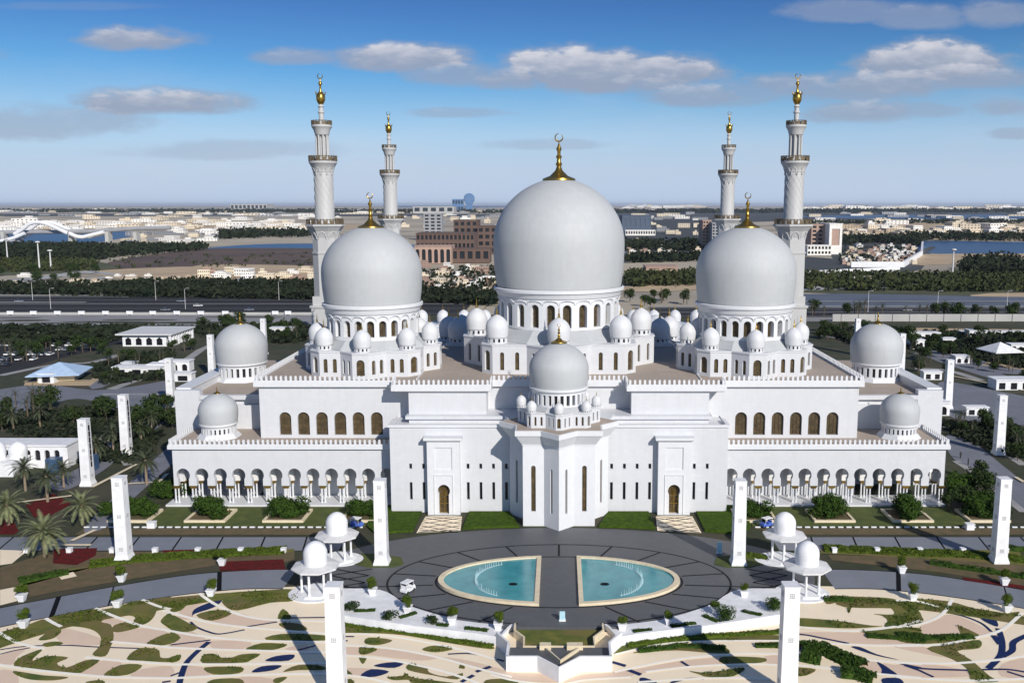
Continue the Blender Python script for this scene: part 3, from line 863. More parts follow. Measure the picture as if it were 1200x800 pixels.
desert = mat('desert_ground', (.46, .40, .31), .95, col2=(.25, .22, .175), scale=.004, detail=8, lo=.4, hi=.6, col3=(.46, .40, .30), scale3=.0015)
lawnm = mat('lawn', (.15, .145, .022), .95, col2=(.06, .09, .010), scale=.35, detail=6, bump=.05, col3=(.15, .12, .035), scale3=.12)
lawnd = mat('dark_lawn', (.036, .044, .016), .95, col2=(.022, .028, .011), scale=.25, detail=6, col3=(.05, .045, .025), scale3=.08)
earth = mat('planted_earth', (.13, .09, .045), .95, col2=(.085, .07, .03), scale=.5, detail=6)
wine = mat('wine_red_flowers', (.13, .012, .014), 1, col2=(.055, .014, .012), scale=1.1, detail=8, bump=.1, spec=.1)
cream = stone_mat('cream_marble_paving', (.93, .79, .58), (.88, .74, .53), 2.4, 2.4, .5, 'xy', .02, .05)
pink = stone_mat('pink_marble_paving', (.77, .58, .43), (.71, .53, .39), 2.4, 2.4, .5, 'xy', .02, .05)
ribm = mat('ivory_marble_ribbon', (.95, .91, .80), .5, scale=1.5, col2=(.93, .89, .78))
navy = mat('navy_stone_inlay', (.010, .022, .085), .6, scale=1, col2=(.016, .03, .10), spec=.1)
slate = mat('dark_stone_joint', (.010, .010, .013), .8, scale=2, spec=.05)
plazam = stone_mat('grey_granite_paving', (.096, .101, .110), (.06, .062, .068), 1.2, 1.2, .55, 'xy', .03, .16, .06)
roadm = stone_mat('blue_grey_granite_paving', (.20, .215, .25), (.15, .16, .19), 2.0, 2.0, .6, 'xy', .03, .12, .06)
wallw = mat('white_garden_wall', (.78, .79, .81), .6, scale=.6)
creamk = mat('cream_kerb', (.72, .62, .44), .7, scale=1)
greyp = stone_mat('grey_concrete_paving', (.19, .20, .235), (.12, .125, .15), 6, 6, .8, 'xy', .08, .12, .2)
asph = mat('asphalt', (.034, .035, .04), 1, col2=(.04, .04, .046), scale=.05, detail=6, spec=.1)

b = MB(); b.face([(-40000, -2000, -.6), (40000, -2000, -.6), (40000, 60000, -.6), (-40000, 60000, -.6)])
b.build('ground', desert, smooth=0, kind='structure')

# mosque garden ground (dark lawns with paths), paved plaza, roads
b = MB(); b.face([(-330, 60, -.04), (330, 60, -.04), (330, 320, -.04), (-330, 320, -.04)])
b.build('garden_ground', lawnd, smooth=0, kind='structure')
b = MB(); sheet(b, [(-130, 80), (130, 80), (130, 150), (78, 152), (60, 159), (44, 160), (-44, 160), (-60, 158), (-78, 152), (-130, 132)], 0.0)
b.build('garden_paving', cream, smooth=0, kind='structure')
PC = (0, 165.5)
b = MB(); sheet(b, ell(0, 165.8, 47, 24.5, 96), .02)
b.build('plaza', plazam, smooth=0, kind='structure')
# plaza joints: rings and radial lines
b = MB()
def eseg(a, bb, t0, t1, n=24): return [(a * math.cos(R(t0 + (t1 - t0) * i / n)), 162.3 + bb * math.sin(R(t0 + (t1 - t0) * i / n))) for i in range(n + 1)]
for a, bb, w in ((31, 18.2, .4), (22.3, 11.6, .4)):
    for k in range(24):
        pts = eseg(a, bb, 15 * k, 15 * k + 15, 6)
        pts = [p for p in pts if p[1] > 144.5]
        if len(pts) > 1: strip(b, pts, w, .026, False)
for k in range(18):
    t = R(20 * k + 10); e = 44 if math.sin(t) > -.2 else 42
    p0 = (22.9 * math.cos(t), 162.3 + 12 * math.sin(t)); e = 31 if math.sin(t) > .1 else 44; p1 = (e * math.cos(t), 162.3 + (18.2 if math.sin(t) > .1 else 20.5) * math.sin(t))
    if p1[1] > 143: strip(b, [p0, p1], .42, .03, False)
b.build('plaza_joints', mat('plaza_joint', (.022, .022, .025), .8, scale=2, spec=.1), smooth=0, kind='structure')

# pools
water = bpy.data.materials.new('pool_water'); water.use_nodes = True
T_ = NT(water.node_tree); bs = T_.n['Principled BSDF']; tc_ = T_.n.new('ShaderNodeTexCoord')
T_.lk(bs.inputs['Base Color'], T_.mix(T_.ramp(T_.noise(tc_.outputs['Object'], .3, 5), .35, .65), (.03, .22, .26), (.055, .30, .33)))
bs.inputs['Roughness'].default_value = .06
bn_ = T_.n.new('ShaderNodeBump'); bn_.inputs['Distance'].default_value = .05; bn_.inputs['Strength'].default_value = .5
T_.l.new(T_.noise(tc_.outputs['Object'], 2.5, 3), bn_.inputs['Height']); T_.l.new(bn_.outputs[0], bs.inputs['Normal'])
foam = mat('water_jet', (.42, .62, .66), .3, scale=3)
for sx, side in ((-1, 'left'), (1, 'right')):
    root = empty('fountain_pool', (sx * 12, 162.3, 0), label='%s half of the turquoise fountain oval with pale stone rim' % side, cat='pool', group='the two halves of the oval fountain')
    def half(a, bb, xin, n=40):
        t0 = math.degrees(math.acos(xin / a))
        pts = [(a * math.cos(R(t0 - 2 * t0 * i / n)), bb * math.sin(R(t0 - 2 * t0 * i / n))) for i in range(n + 1)]
        pts = [(sx * x - sx * 12, y) for x, y in pts]
        return pts if area(pts) > 0 else pts[::-1]
    o_, i_ = half(21.9, 11.2, 3.4), half(20.9, 10.35, 4.2)
    m = MB(); n = len(o_)
    for i in range(n):
        j = (i + 1) % n
        m.face([(*o_[i], .02), (*o_[j], .02), (*o_[j], .5), (*o_[i], .5)]); m.face([(*o_[i], .5), (*o_[j], .5), (*i_[j], .5), (*i_[i], .5)])
        m.face([(*i_[j], .02), (*i_[i], .02), (*i_[i], .5), (*i_[j], .5)])
    m.build('rim', creamk, root, smooth=0)
    m = MB(); m.face([(x, y, .24) for x, y in half(20.95, 10.4, 4.15)]); m.build('water', water, root, smooth=0)
    m = MB(); rnd = random.Random(3)
    for k in range(34):                                # arc of little jets
        t = R(-62 + 124 * k / 33); x = sx * (5.8 + 9.3 * math.cos(t) ** .8) - sx * 12; y = 8.0 * math.sin(t)
        h = .7 + rnd.random() * .8
        m.lathe([(.06, .24), (.035, h * .8), (0, h + .24)], x, y, 5)
        m.lathe([(.26, .245), (.18, .28), (0, .29)], x, y, 7)
    m.build('water_jets', foam, root)
    m = MB(); m.lathe([(.55, .24), (.5, .34), (0, .38)], sx * 8.2 - sx * 12, -2.2, 12, sx=1.5); m.build('drain_cover', slate, root)

# roads
b = MB(); 
for sx in (-1, 1):
    x0, x1 = sorted((sx * 43.5, sx * 170))
    sheet(b, [(x0, 177.2), (x1, 177.2), (x1, 184.8), (x0, 184.8)], .012)
curL_in = [(-49, 167.6), (-55, 167.4), (-63, 166.3), (-70, 164.3), (-79.5, 159.6), (-87, 155.2), (-94.5, 150.6), (-104, 144), (-116, 134)]
curL_out = [(-49, 158.6), (-55, 158.6), (-60, 157.7), (-67, 155.6), (-76.6, 151.4), (-84, 147.2), (-90.5, 143.1), (-99, 137), (-109, 128)]
for sx in (-1, 1):
    pi_ = smoothpoly([(-x if sx > 0 else x, y) for x, y in curL_in], 3, False)
    po_ = smoothpoly([(-x if sx > 0 else x, y) for x, y in curL_out], 3, False)
    for i in range(len(pi_) - 1):
        q = [(*po_[i], .014), (*po_[i + 1], .014), (*pi_[i + 1], .014), (*pi_[i], .014)]
        b.face(q if sx > 0 else q[::-1])
b.build('road', roadm, smooth=0, kind='structure')
b = MB()
for sx in (-1, 1):
    for k in range(14):
        x = sx * (50.5 + 8.6 * k); strip(b, [(x, 177.2), (x * 1.0 + sx * 1.2, 184.8)], .35, .02, False)
    strip(b, [(sx * 43.5, 177.1), (sx * 170, 177.1)], .22, .02, False); strip(b, [(sx * 43.5, 184.9), (sx * 170, 184.9)], .22, .02, False)
    ci = [(x if sx < 0 else -x, y) for x, y in curL_in]; cu = [(x if sx < 0 else -x, y) for x, y in curL_out]
    strip(b, ci, .3, .022); strip(b, cu, .3, .022)
    for i, w in ((2, .8), (4, .25), (5, .8), (7, .8)): strip(b, [ci[i], cu[i]], w, .024, False)
b.build('road_joints', slate, smooth=0, kind='structure')
# crossed paving in front of the portals and beside the pavilions
b = MB(); b2 = MB()
for sx in (-1, 1):
    q = [(sx * 21.2, 198.0), (sx * 29.2, 198.0), (sx * 29.6, 187.2), (sx * 20.6, 188.6)]
    sheet(b, q, .03)
    for k in range(-1, 5):
        for d in (-1, 1):
            y0 = 187.5 + k * 2.6
            pts = [(sx * 21.0, y0 if d > 0 else y0 + 4.2), (sx * 29.3, y0 + 4.2 if d > 0 else y0)]
            pts = [(x, min(max(y, 187.6), 197.9)) for x, y in pts]
            if abs(pts[0][1] - pts[1][1]) > .6: strip(b2, pts, .3, .036, False)
    for d in (0, 1, 2):
        strip(b2, [(sx * 35, 158.2 + d * 3.2), (sx * 42, 161.4 + d * 3.2)], .35, .036, False); strip(b2, [(sx * 35, 161.4 + d * 3.2), (sx * 42, 158.2 + d * 3.2)], .35, .036, False)
b.build('path', cream, smooth=0, kind='structure'); b2.build('path_lattice', slate, smooth=0, kind='structure')

# lawns along the mosque
b = MB(); bg_ = MB()
for sx in (-1, 1):
    for poly in ([(19.8, 199.9), (10.9, 199.9), (8.4, 190.4), (13, 190.3), (20.2, 189.3)], [(30.3, 199.9), (36.9, 199.9), (37.5, 204.3), (42, 204.3), (40.5, 190.5), (38, 186.2), (30.4, 187.8)],
                 [(42, 204.3), (88, 204.3), (88, 191.2), (41, 191.2)]):
        sheet(b if len(poly) == 4 else bg_, [(sx * x, y) for x, y in poly], .05 if len(poly) == 4 else .5, .05 if len(poly) == 4 else .5)
    sheet(b, [(sx * x, y) for x, y in ((36, 168.5), (31.2, 168.6), (29.4, 170), (30.5, 173.5), (36, 175.4), (40.5, 175.4), (42.5, 172))], .12, .12)
b.build('lawn', mat('deep_green_lawn', (.075, .095, .016), .95, col2=(.045, .065, .01), scale=.35, detail=6), smooth=0, kind='structure')  # grass of a deeper green than the marble garden's lawns
bg_.build('clipped_groundcover', mat('clipped_green', (.055, .095, .010), 1, col2=(.028, .055, .006), scale=1.2, detail=8, bump=.15, spec=.1), smooth=0, kind='structure')
b = MB(); b3 = MB(); b4 = MB()
for sx in (-1, 1):
    sheet(b, [(sx * 47, 186.2), (sx * 100, 186.2), (sx * 100, 190), (sx * 41, 190)], .03)
    for k in range(34):
        x = sx * (42 + 1.75 * k); b3.box(x - .55, x + .55, 190.4, 190.75, 0, .22)
    ci = [(x if sx < 0 else -x, y) for x, y in curL_in]
b.build('planting_bed', earth, smooth=0, kind='structure'); b3.build('kerb', wallw, smooth=0, kind='structure')

# beds between the two roads
def GP(pts, z=0.0): return [G(x, y, z) for x, y in pts]
b = MB(); w_ = MB(); l_ = MB(); c_ = MB()
sheet(b, GP([(0, 706), (60, 694), (130, 682), (258, 661), (330, 660), (345, 655), (345, 646), (60, 646), (0, 665)]), .02)
sheet(b, GP([(975, 656), (1010, 660), (1100, 670), (1200, 686), (1200, 655), (970, 650)]), .02)
b.build('planting_bed', earth, smooth=0, kind='structure')
for p in ([(63, 643), (114, 642), (112, 651), (90, 662), (62, 660)], [(190, 644.5), (234, 643.5), (232, 648), (193, 648)], [(256, 658), (332, 655), (335, 667), (258, 669)], [(0, 608), (12, 604), (22, 622), (16, 626), (0, 626)],
          [(30, 592), (62, 578), (84, 590), (60, 604), (40, 606)], [(1128, 676), (1200, 686), (1200, 690), (1130, 680)]):
    sheet(w_, GP(p), .05)
w_.build('flower_bed', wine, smooth=0, kind='structure')
for p in ([(22, 688), (30, 676), (80, 666), (140, 661), (250, 652), (345, 646), (345, 643), (255, 645), (150, 652), (110, 664), (60, 672), (28, 684)],
          [(965, 641), (1195, 645), (1200, 662), (1080, 654), (960, 648)]): sheet(l_, GP(p), .04)
l_.build('lawn', lawnm, smooth=0, kind='structure')
sheet(c_, GP([(0, 691), (20, 687), (20, 704), (0, 709)]), .03); sheet(c_, GP([(68, 674), (86, 670), (90, 675), (72, 679)]), .05)
sheet(c_, GP([(0, 644), (32, 645), (14, 660), (0, 662)]), .03)
c_.build('path', cream, smooth=0, kind='structure')

# ---- the floral marble carpet in front (flat inlays, one sheet per stone)
lay = {'lawn': MB(), 'navy': MB(), 'pink': MB(), 'rib': MB()}
ZC = [0]; LP = []
Z = {'pink': .008, 'lawn': .045, 'navy': .03, 'rib': .06}
def inl(kind, ox, oy, s, *polys):
    for p in polys:
        q = smoothpoly([G(ox + x / s, oy + y / s) for x, y in p], 3)
        ZC[0] += 1; (LP.append(q) if kind == 'lawn' else None); sheet(lay[kind], q, Z[kind] + ZC[0] * .00009, .05 if kind == 'lawn' else None)
def lin(kind, ox, oy, s, w, *lines):
    for p in lines: ZC[0] += 1; strip(lay[kind], [G(ox + x / s, oy + y / s) for x, y in p], w, Z[kind] + ZC[0] * .00009)
A = (0, 670, 6)
inl('lawn', *A, [(60, 430), (200, 370), (330, 330), (430, 400), (400, 450), (340, 475), (270, 475), (320, 430), (290, 415), (200, 430), (100, 460)],
    [(400, 370), (500, 310), (650, 265), (760, 305), (710, 350), (780, 370), (800, 450), (780, 520), (740, 590), (650, 580), (700, 520), (710, 460), (660, 410), (560, 385), (440, 378)],
    [(870, 230), (1010, 200), (1100, 250), (1070, 330), (1000, 370), (940, 350), (950, 315), (880, 300), (830, 280)], [(800, 375), (900, 355), (990, 380), (880, 415), (800, 420)],
    [(100, 640), (160, 590), (300, 540), (240, 600), (235, 622), (330, 590), (480, 600), (400, 640), (470, 670), (600, 620), (700, 620), (600, 690), (520, 708), (150, 675)],
    [(100, 695), (300, 725), (480, 738), (380, 760), (220, 755), (120, 725)], [(1030, 510), (1100, 460), (1200, 430), (1200, 505)],
    [(890, 610), (980, 535), (1110, 545), (1130, 600), (1200, 605), (1200, 632), (1000, 622)], [(730, 725), (850, 652), (1000, 655), (900, 720)],
    [(1130, 340), (1200, 290), (1230, 410), (1160, 375)], [(0, 465), (60, 490), (0, 512)], [(1050, 200), (1200, 175), (1240, 235), (1110, 235)], [(230, 385), (330, 345), (560, 300), (660, 275), (640, 262), (340, 322)],
    [(300, 505), (360, 490), (420, 490), (440, 505), (330, 525)], [(600, 775), (680, 760), (740, 770), (700, 790)])
lin('navy', *A, .34, [(0, 545), (180, 522), (450, 514), (700, 527), (1010, 537)], [(0, 577), (100, 552), (210, 532)])
lin('navy', *A, .5, [(1140, 775), (1200, 765)])
inl('pink', *A, [(800, 430), (1000, 392), (1190, 430), (1020, 510), (800, 485)], [(720, 725), (860, 640), (700, 622), (540, 712)], [(0, 585), (180, 540), (110, 600), (100, 645), (0, 640)],
    [(920, 730), (1000, 680), (1200, 660), (1200, 740)], [(710, 350), (740, 315), (820, 330), (880, 350), (800, 372)], [(0, 690), (100, 700), (130, 780), (0, 780)], [(420, 390), (700, 460), (700, 510), (430, 500)])
lin('rib', *A, .62, [(-60, 400), (0, 430), (130, 500), (310, 540)], [(320, 325), (370, 355), (430, 385)], [(-60, 648), (0, 655), (250, 690), (560, 722), (800, 740), (1200, 748)], [(670, 255), (800, 310), (1000, 380), (1200, 415)],
    [(1000, 195), (1110, 240), (1200, 262)], [(780, 490), (1000, 510), (1200, 532)], [(600, 600), (850, 625), (1200, 650)])
B = (200, 670, 6)
lin('rib', *B, .62, [(200, 150), (300, 220), (450, 290), (620, 330), (800, 340), (1100, 350)], [(-60, 270), (0, 285), (200, 340), (400, 375), (700, 405), (1100, 435)], [(0, 415), (200, 450), (500, 480), (900, 490), (1100, 495)],
    [(0, 532), (400, 548), (1100, 565)], [(0, 650), (600, 648), (1100, 640)], [(0, 748), (500, 725), (1100, 715)])
inl('lawn', *B, [(0, 190), (120, 170), (220, 190), (200, 215), (120, 230), (70, 270), (0, 275)], [(0, 300), (130, 360), (190, 390), (120, 420), (0, 400)], [(380, 190), (600, 150), (900, 130), (870, 200), (700, 215), (470, 270), (380, 235)],
    [(180, 302), (330, 265), (430, 292), (290, 342)], [(755, 326), (790, 258), (850, 326)], [(760, 362), (900, 362), (960, 405), (830, 405)], [(670, 475), (780, 435), (1080, 445), (1080, 480)],
    [(525, 545), (640, 500), (820, 510), (700, 550)], [(225, 638), (240, 580), (310, 575), (350, 600), (430, 600), (500, 578), (630, 575), (560, 620), (500, 636)], [(240, 670), (495, 668), (480, 710), (300, 718)],
    [(270, 790), (300, 755), (480, 748), (500, 790)], [(790, 700), (900, 652), (1060, 658), (1080, 685), (900, 688)], [(0, 420), (70, 460), (0, 500)], [(0, 600), (70, 580), (60, 620), (0, 635)], [(720, 770), (740, 745), (820, 738), (760, 780)])
inl('navy', *B, [(150, 312), (165, 262), (250, 222), (350, 186), (360, 205), (300, 250), (172, 292)], [(665, 625), (740, 590), (870, 580), (830, 622)], [(570, 705), (640, 662), (780, 655), (720, 690)])
lin('navy', *B, .42, [(140, 350), (180, 385), (260, 418), (350, 435), (520, 405)], [(530, 385), (750, 350)], [(0, 512), (280, 478)], [(890, 550), (1020, 515)], [(830, 322), (1100, 318)], [(0, 730), (80, 700)])
lin('navy', *B, .9, [(270, 490), (180, 565), (110, 640), (75, 730), (60, 790)])
inl('pink', *B, [(290, 345), (480, 290), (600, 325), (745, 345), (540, 380)], [(80, 400), (200, 442), (270, 495), (190, 530), (0, 530), (0, 500)], [(285, 482), (560, 492), (500, 545), (320, 545)], [(100, 660), (235, 670), (290, 720), (110, 735)],
    [(800, 540), (950, 505), (960, 550)], [(50, 320), (80, 260), (130, 235), (235, 215), (160, 262), (150, 330)], [(490, 735), (700, 745), (760, 790), (500, 790)])
C = (380, 670, 5.4545)
lin('rib', *C, .55, [(100, 395), (400, 410), (800, 480), (1100, 560)], [(100, 468), (400, 487), (700, 540), (1000, 622), (1200, 672)], [(100, 530), (400, 560), (700, 620), (900, 680), (1000, 720)], [(100, 655), (260, 675), (420, 712)])
inl('lawn', *C, [(100, 350), (250, 352), (600, 402), (900, 452), (1060, 470), (1070, 492), (850, 462), (500, 402), (250, 388), (100, 386)], [(260, 455), (285, 418), (435, 435), (350, 465)], [(225, 520), (235, 478), (340, 492), (270, 525)],
    [(222, 542), (270, 542), (255, 580), (238, 580)], [(625, 495), (700, 470), (830, 488), (720, 512)], [(535, 625), (545, 588), (655, 602), (670, 640), (780, 668), (885, 645), (850, 685), (700, 660)], [(862, 610), (880, 580), (900, 615)],
    [(400, 672), (500, 662), (515, 642), (560, 672), (700, 692), (840, 712), (580, 712), (540, 688), (450, 690)], [(1035, 690), (1150, 682), (1230, 695), (1230, 740), (1040, 730)], [(100, 605), (180, 652), (100, 655)], [(100, 690), (180, 690), (190, 740), (100, 740)])
inl('navy', *C, [(315, 600), (400, 578), (510, 578), (450, 612)], [(230, 664), (300, 620), (415, 635), (330, 668)])
lin('navy', *C, .4, [(790, 524), (950, 522), (1150, 568)], [(100, 410), (190, 412)], [(100, 435), (150, 440)])
lin('navy', *C, .7, [(970, 637), (1065, 603)], [(875, 702), (955, 658)])
inl('pink', *C, [(100, 478), (400, 492), (600, 522), (540, 557), (300, 530), (100, 523)], [(700, 542), (900, 560), (1200, 640), (1200, 668), (1000, 618)], [(100, 615), (310, 618), (230, 660), (180, 662)], [(540, 558), (600, 525), (750, 540), (660, 562)])
D_ = (580, 710, 7.5)
inl('pink', *D_, [(-60, 520), (140, 580), (400, 592), (560, 668), (200, 650), (0, 608)], [(600, 672), (760, 600), (1030, 580), (1200, 540), (1200, 618), (800, 642)], [(150, 700), (560, 690), (560, 760), (150, 760)])
lin('navy', *D_, .6, [(1030, 488), (1150, 522)], [(1160, 556), (1230, 585)])
lin('rib', *D_, .5, [(-40, 600), (200, 660), (560, 690), (800, 650), (1200, 625)])
E_ = (720, 670, 5.4545)
lin('rib', *E_, .55, [(0, 530), (300, 462), (640, 442), (1100, 440)], [(0, 640), (400, 560), (780, 525), (1100, 528)], [(200, 640), (500, 605), (860, 590), (1100, 598)], [(150, 705), (600, 680), (1000, 682)])
inl('lawn', *E_, [(0, 500), (90, 462), (280, 468), (600, 412), (1100, 405), (1100, 438), (640, 438), (300, 458), (0, 522)], [(120, 515), (300, 480), (640, 460), (740, 515), (600, 515), (400, 500), (200, 512)],
    [(680, 545), (800, 540), (960, 550), (940, 578), (700, 585)], [(480, 632), (600, 642), (830, 610), (760, 665), (600, 670), (540, 652)], [(900, 455), (1100, 448), (1100, 488), (960, 478)])
inl('pink', *E_, [(0, 650), (400, 570), (680, 548), (690, 588), (480, 600), (120, 655), (0, 680)], [(960, 538), (1100, 535), (1100, 590), (990, 588)])
lin('navy', *E_, .5, [(-20, 575), (70, 602)], [(425, 570), (480, 605)], [(360, 708), (460, 682), (570, 682)])
lin('navy', *E_, .8, [(80, 622), (170, 656)]); inl('navy', *E_, [(160, 680), (200, 676), (280, 712), (180, 712)])
F_ = (930, 670, 6.153)
inl('lawn', *F_, [(230, 170), (450, 178), (700, 190), (850, 240), (925, 320), (840, 378), (690, 400), (655, 385), (678, 350), (640, 315), (580, 303), (722, 305), (700, 258), (620, 230), (520, 222), (430, 245), (400, 297), (388, 260), (408, 220), (330, 216), (240, 230)],
    [(0, 332), (300, 350), (560, 386), (640, 390), (450, 405), (250, 400), (0, 382)], [(480, 430), (700, 408), (860, 400), (930, 450), (930, 515), (860, 512), (760, 480)], [(20, 690), (160, 702), (90, 745), (0, 745)])
lin('rib', *F_, .62, [(0, 393), (300, 425), (480, 423), (700, 400), (923, 350)], [(0, 520), (300, 520), (600, 532), (923, 525)], [(0, 670), (200, 690), (500, 725), (923, 765)], [(0, 590), (300, 615), (600, 642), (923, 665)])
lin('navy', *F_, .5, [(0, 445), (100, 455), (200, 475), (400, 515)], [(770, 660), (923, 692)], [(800, 672), (923, 715)])
inl('navy', *F_, [(415, 540), (480, 540), (600, 592), (760, 632), (640, 612), (540, 585)], [(600, 650), (640, 662), (700, 702), (745, 740), (640, 735), (635, 700)], [(640, 767), (760, 765), (790, 810), (660, 810)])
inl('pink', *F_, [(0, 435), (480, 435), (700, 470), (870, 518), (400, 513), (200, 470), (0, 450)], [(380, 625), (600, 650), (640, 738), (530, 728)], [(650, 655), (923, 722), (923, 752), (740, 738)])
H_ = (1050, 640, 5)
inl('lawn', *H_, [(0, 322), (60, 332), (140, 400), (160, 438), (100, 463), (0, 468)], [(0, 482), (140, 480), (160, 520), (340, 530), (378, 515), (362, 465), (430, 490), (488, 528), (350, 558), (120, 570), (0, 545)],
    [(180, 597), (350, 567), (488, 548), (488, 595), (360, 612), (440, 665), (550, 760), (600, 790), (450, 790), (420, 720), (330, 660)], [(110, 310), (300, 320), (480, 370), (600, 400), (720, 382), (700, 418), (560, 422), (330, 380), (250, 342)])
lin('rib', *H_, .62, [(0, 318), (110, 320), (250, 355)], [(0, 475), (150, 455), (270, 400), (330, 310)], [(0, 585), (250, 577), (450, 540), (620, 490), (740, 390)], [(0, 682), (300, 687), (600, 665), (780, 640)], [(0, 765), (400, 787), (780, 775)])
inl('navy', *H_, [(100, 330), (200, 335), (290, 365), (270, 385), (170, 365)], [(465, 370), (520, 385), (580, 420), (597, 470), (520, 440), (480, 405)])
lin('navy', *H_, .5, [(290, 385), (400, 410), (500, 450), (560, 500)], [(40, 690), (150, 715), (420, 725)], [(80, 700), (220, 765)], [(500, 722), (650, 720), (770, 738)], [(650, 732), (770, 770)])
lin('navy', *H_, .95, [(600, 480), (622, 560), (612, 640), (540, 715)], [(570, 520), (612, 575)], [(620, 645), (680, 610), (690, 560), (770, 520)])
inl('pink', *H_, [(165, 450), (290, 400), (400, 420), (550, 500), (490, 520), (375, 468), (380, 512), (250, 530), (140, 500)], [(0, 692), (230, 692), (420, 730), (440, 762), (0, 760)], [(0, 552), (140, 580), (330, 655), (0, 590)], [(620, 690), (780, 650), (780, 760), (620, 760)])
inl('lawn', 0, 0, 1, [(-20, 748), (20, 735), (60, 725), (140, 710.5), (200, 700), (335, 690), (345, 696), (260, 703), (180, 716), (100, 730), (40, 746), (-20, 764)],
    [(985, 702), (1060, 704), (1130, 711), (1200, 722), (1230, 728), (1230, 736), (1130, 721), (1060, 713), (990, 711)])
lay['lawn'].build('lawn', lawnm, smooth=0, kind='structure')
lay['pink'].build('pink_paving', pink, smooth=0, kind='structure')
lay['navy'].build('navy_inlay', navy, smooth=0, kind='structure')
lay['rib'].build('ivory_paving_ribbon', ribm, smooth=0, kind='structure')

# ---- terrace walls and the star fronted forecourt
def thickwall(mb, pts, w, z0, z1, sm=True):
    if sm: pts = smoothpoly(pts, 4, False)
    L = []; Rr = []
    for i, p in enumerate(pts):
        a = pts[max(i - 1, 0)]; c = pts[min(i + 1, len(pts) - 1)]
        dx, dy = c[0] - a[0], c[1] - a[1]; l = math.hypot(dx, dy)
        L.append((p[0] - dy / l * w / 2, p[1] + dx / l * w / 2)); Rr.append((p[0] + dy / l * w / 2, p[1] - dx / l * w / 2))
    n = len(pts)
    for i in range(n - 1):
        a, c = L[i], L[i + 1]; d, e = Rr[i], Rr[i + 1]
        mb.face([(*d, z0), (*e, z0), (*e, z1), (*d, z1)]); mb.face([(*c, z0), (*a, z0), (*a, z1), (*c, z1)]); mb.face([(*d, z1), (*e, z1), (*c, z1), (*a, z1)])
    for i in (0, n - 1):
        mb.face([(*L[i], z0), (*Rr[i], z0), (*Rr[i], z1), (*L[i], z1)])
wpx = [(394, 729), (440, 736), (480, 742), (520, 747), (560, 752), (584, 756)]
for sx in (-1, 1):
    pts = [G(*p) for p in wpx]; pts = [(sx * -x if sx > 0 else x, y) for x, y in pts]
    m = MB(); thickwall(m, pts, .5, -.3, 1.55)
    o = m.build('garden_wall', wallw, smooth=40)
    tag(o, 'curved low white retaining wall %s of the star shaped forecourt' % ('left' if sx < 0 else 'right'), 'wall', 'curved walls of the terrace')
    # terrace floor behind it
    tp = smoothpoly(pts, 4, False); edge = []
    for p_ in ((390, 700), (402, 690), (429.5, 690), (445, 691.5), (453, 694), (462, 699), (471.7, 706.5), (484.5, 712), (508, 719.5), (536, 727), (563, 730.5), (590, 733), (597, 735), (588, 744)):
        x_, y_ = G(*p_); edge.append((x_ if sx < 0 else -x_, y_))
    poly = tp + edge[::-1]
    t_ = MB(); sheet(t_, poly, .16, .3); t_.build('terrace', wallw, smooth=0, kind='structure')
fc = empty('forecourt', (0, 135, 0), label='white walled forecourt with sunken lawn and pointed front below the plaza', cat='forecourt')
m = MB()
Yf = 129.0
outer = [(-7.9, 141.2), (-10.4, 142.6), (-7.6, 138.6), (-7.6, Yf), (-3.1, Yf), (0, 125.6), (3.1, Yf), (7.6, Yf), (7.6, 138.6), (10.4, 142.6)]
thickwall(m, [(-9.6, 136.9), (-7.6, 133.4), (-7.6, Yf)], .35, -.3, 2.3, False); thickwall(m, [(7.6, Yf), (7.6, 133.4), (9.6, 136.9)], .35, -.3, 2.3, False); thickwall(m, [(-9.6, 136.9), (-8.0, 141.6), (-7.4, 142.6)], .35, 0, .9, False); thickwall(m, [(7.4, 142.6), (8.0, 141.6), (9.6, 136.9)], .35, 0, .9, False)
thickwall(m, [(-7.7, Yf), (-3.1, Yf), (0, 125.7), (3.1, Yf), (7.7, Yf)], .35, -.3, 2.3, False)
m.build('outer_wall', wallw, smooth=0, parent=fc)
m = MB(); m.prism([(-7.4, Yf + .2), (7.4, Yf + .2), (7.4, 133.9), (-7.4, 133.9)], 0, 1.2); m.prism([(-2.9, Yf + .2), (0, 126.2), (2.9, Yf + .2)], 0, 1.2)
thickwall(m, [(-9.6, 142.6), (9.6, 142.6)], .6, 0, .5, False)
m.build('walkway', plazam, smooth=0, parent=fc)
m = MB(); thickwall(m, [(-7.0, 141.9), (-7.0, 139.6), (-5.4, 137.2), (-5.4, 134.1), (5.4, 134.1), (5.4, 137.2), (7.0, 139.6), (7.0, 141.9)], .3, 0, 1.35, False)
for a, b_ in ((-2.9, -1.2), (1.2, 3.6)): m.box(a, b_, 133.0, 134.2, 1.2, 1.9)
thickwall(m, [(-1.9, 132.8), (.2, 129.0), (2.9, 132.8)], .3, 1.2, 1.7, False)
m.build('inner_wall', creamk, smooth=0, parent=fc)
m = MB(); sheet(m, [(-6.9, 141.8), (-6.9, 139.6), (-5.3, 137.1), (-5.3, 134.2), (5.3, 134.2), (5.3, 137.1), (6.9, 139.6), (6.9, 141.8)], .3, .3); m.build('sunken_lawn', lawnm, smooth=0, parent=fc)
# floor beyond the front, clipped terrace floor
for o in (fc,):
    for ch in o.children: ch.location = (0, -135, 0)

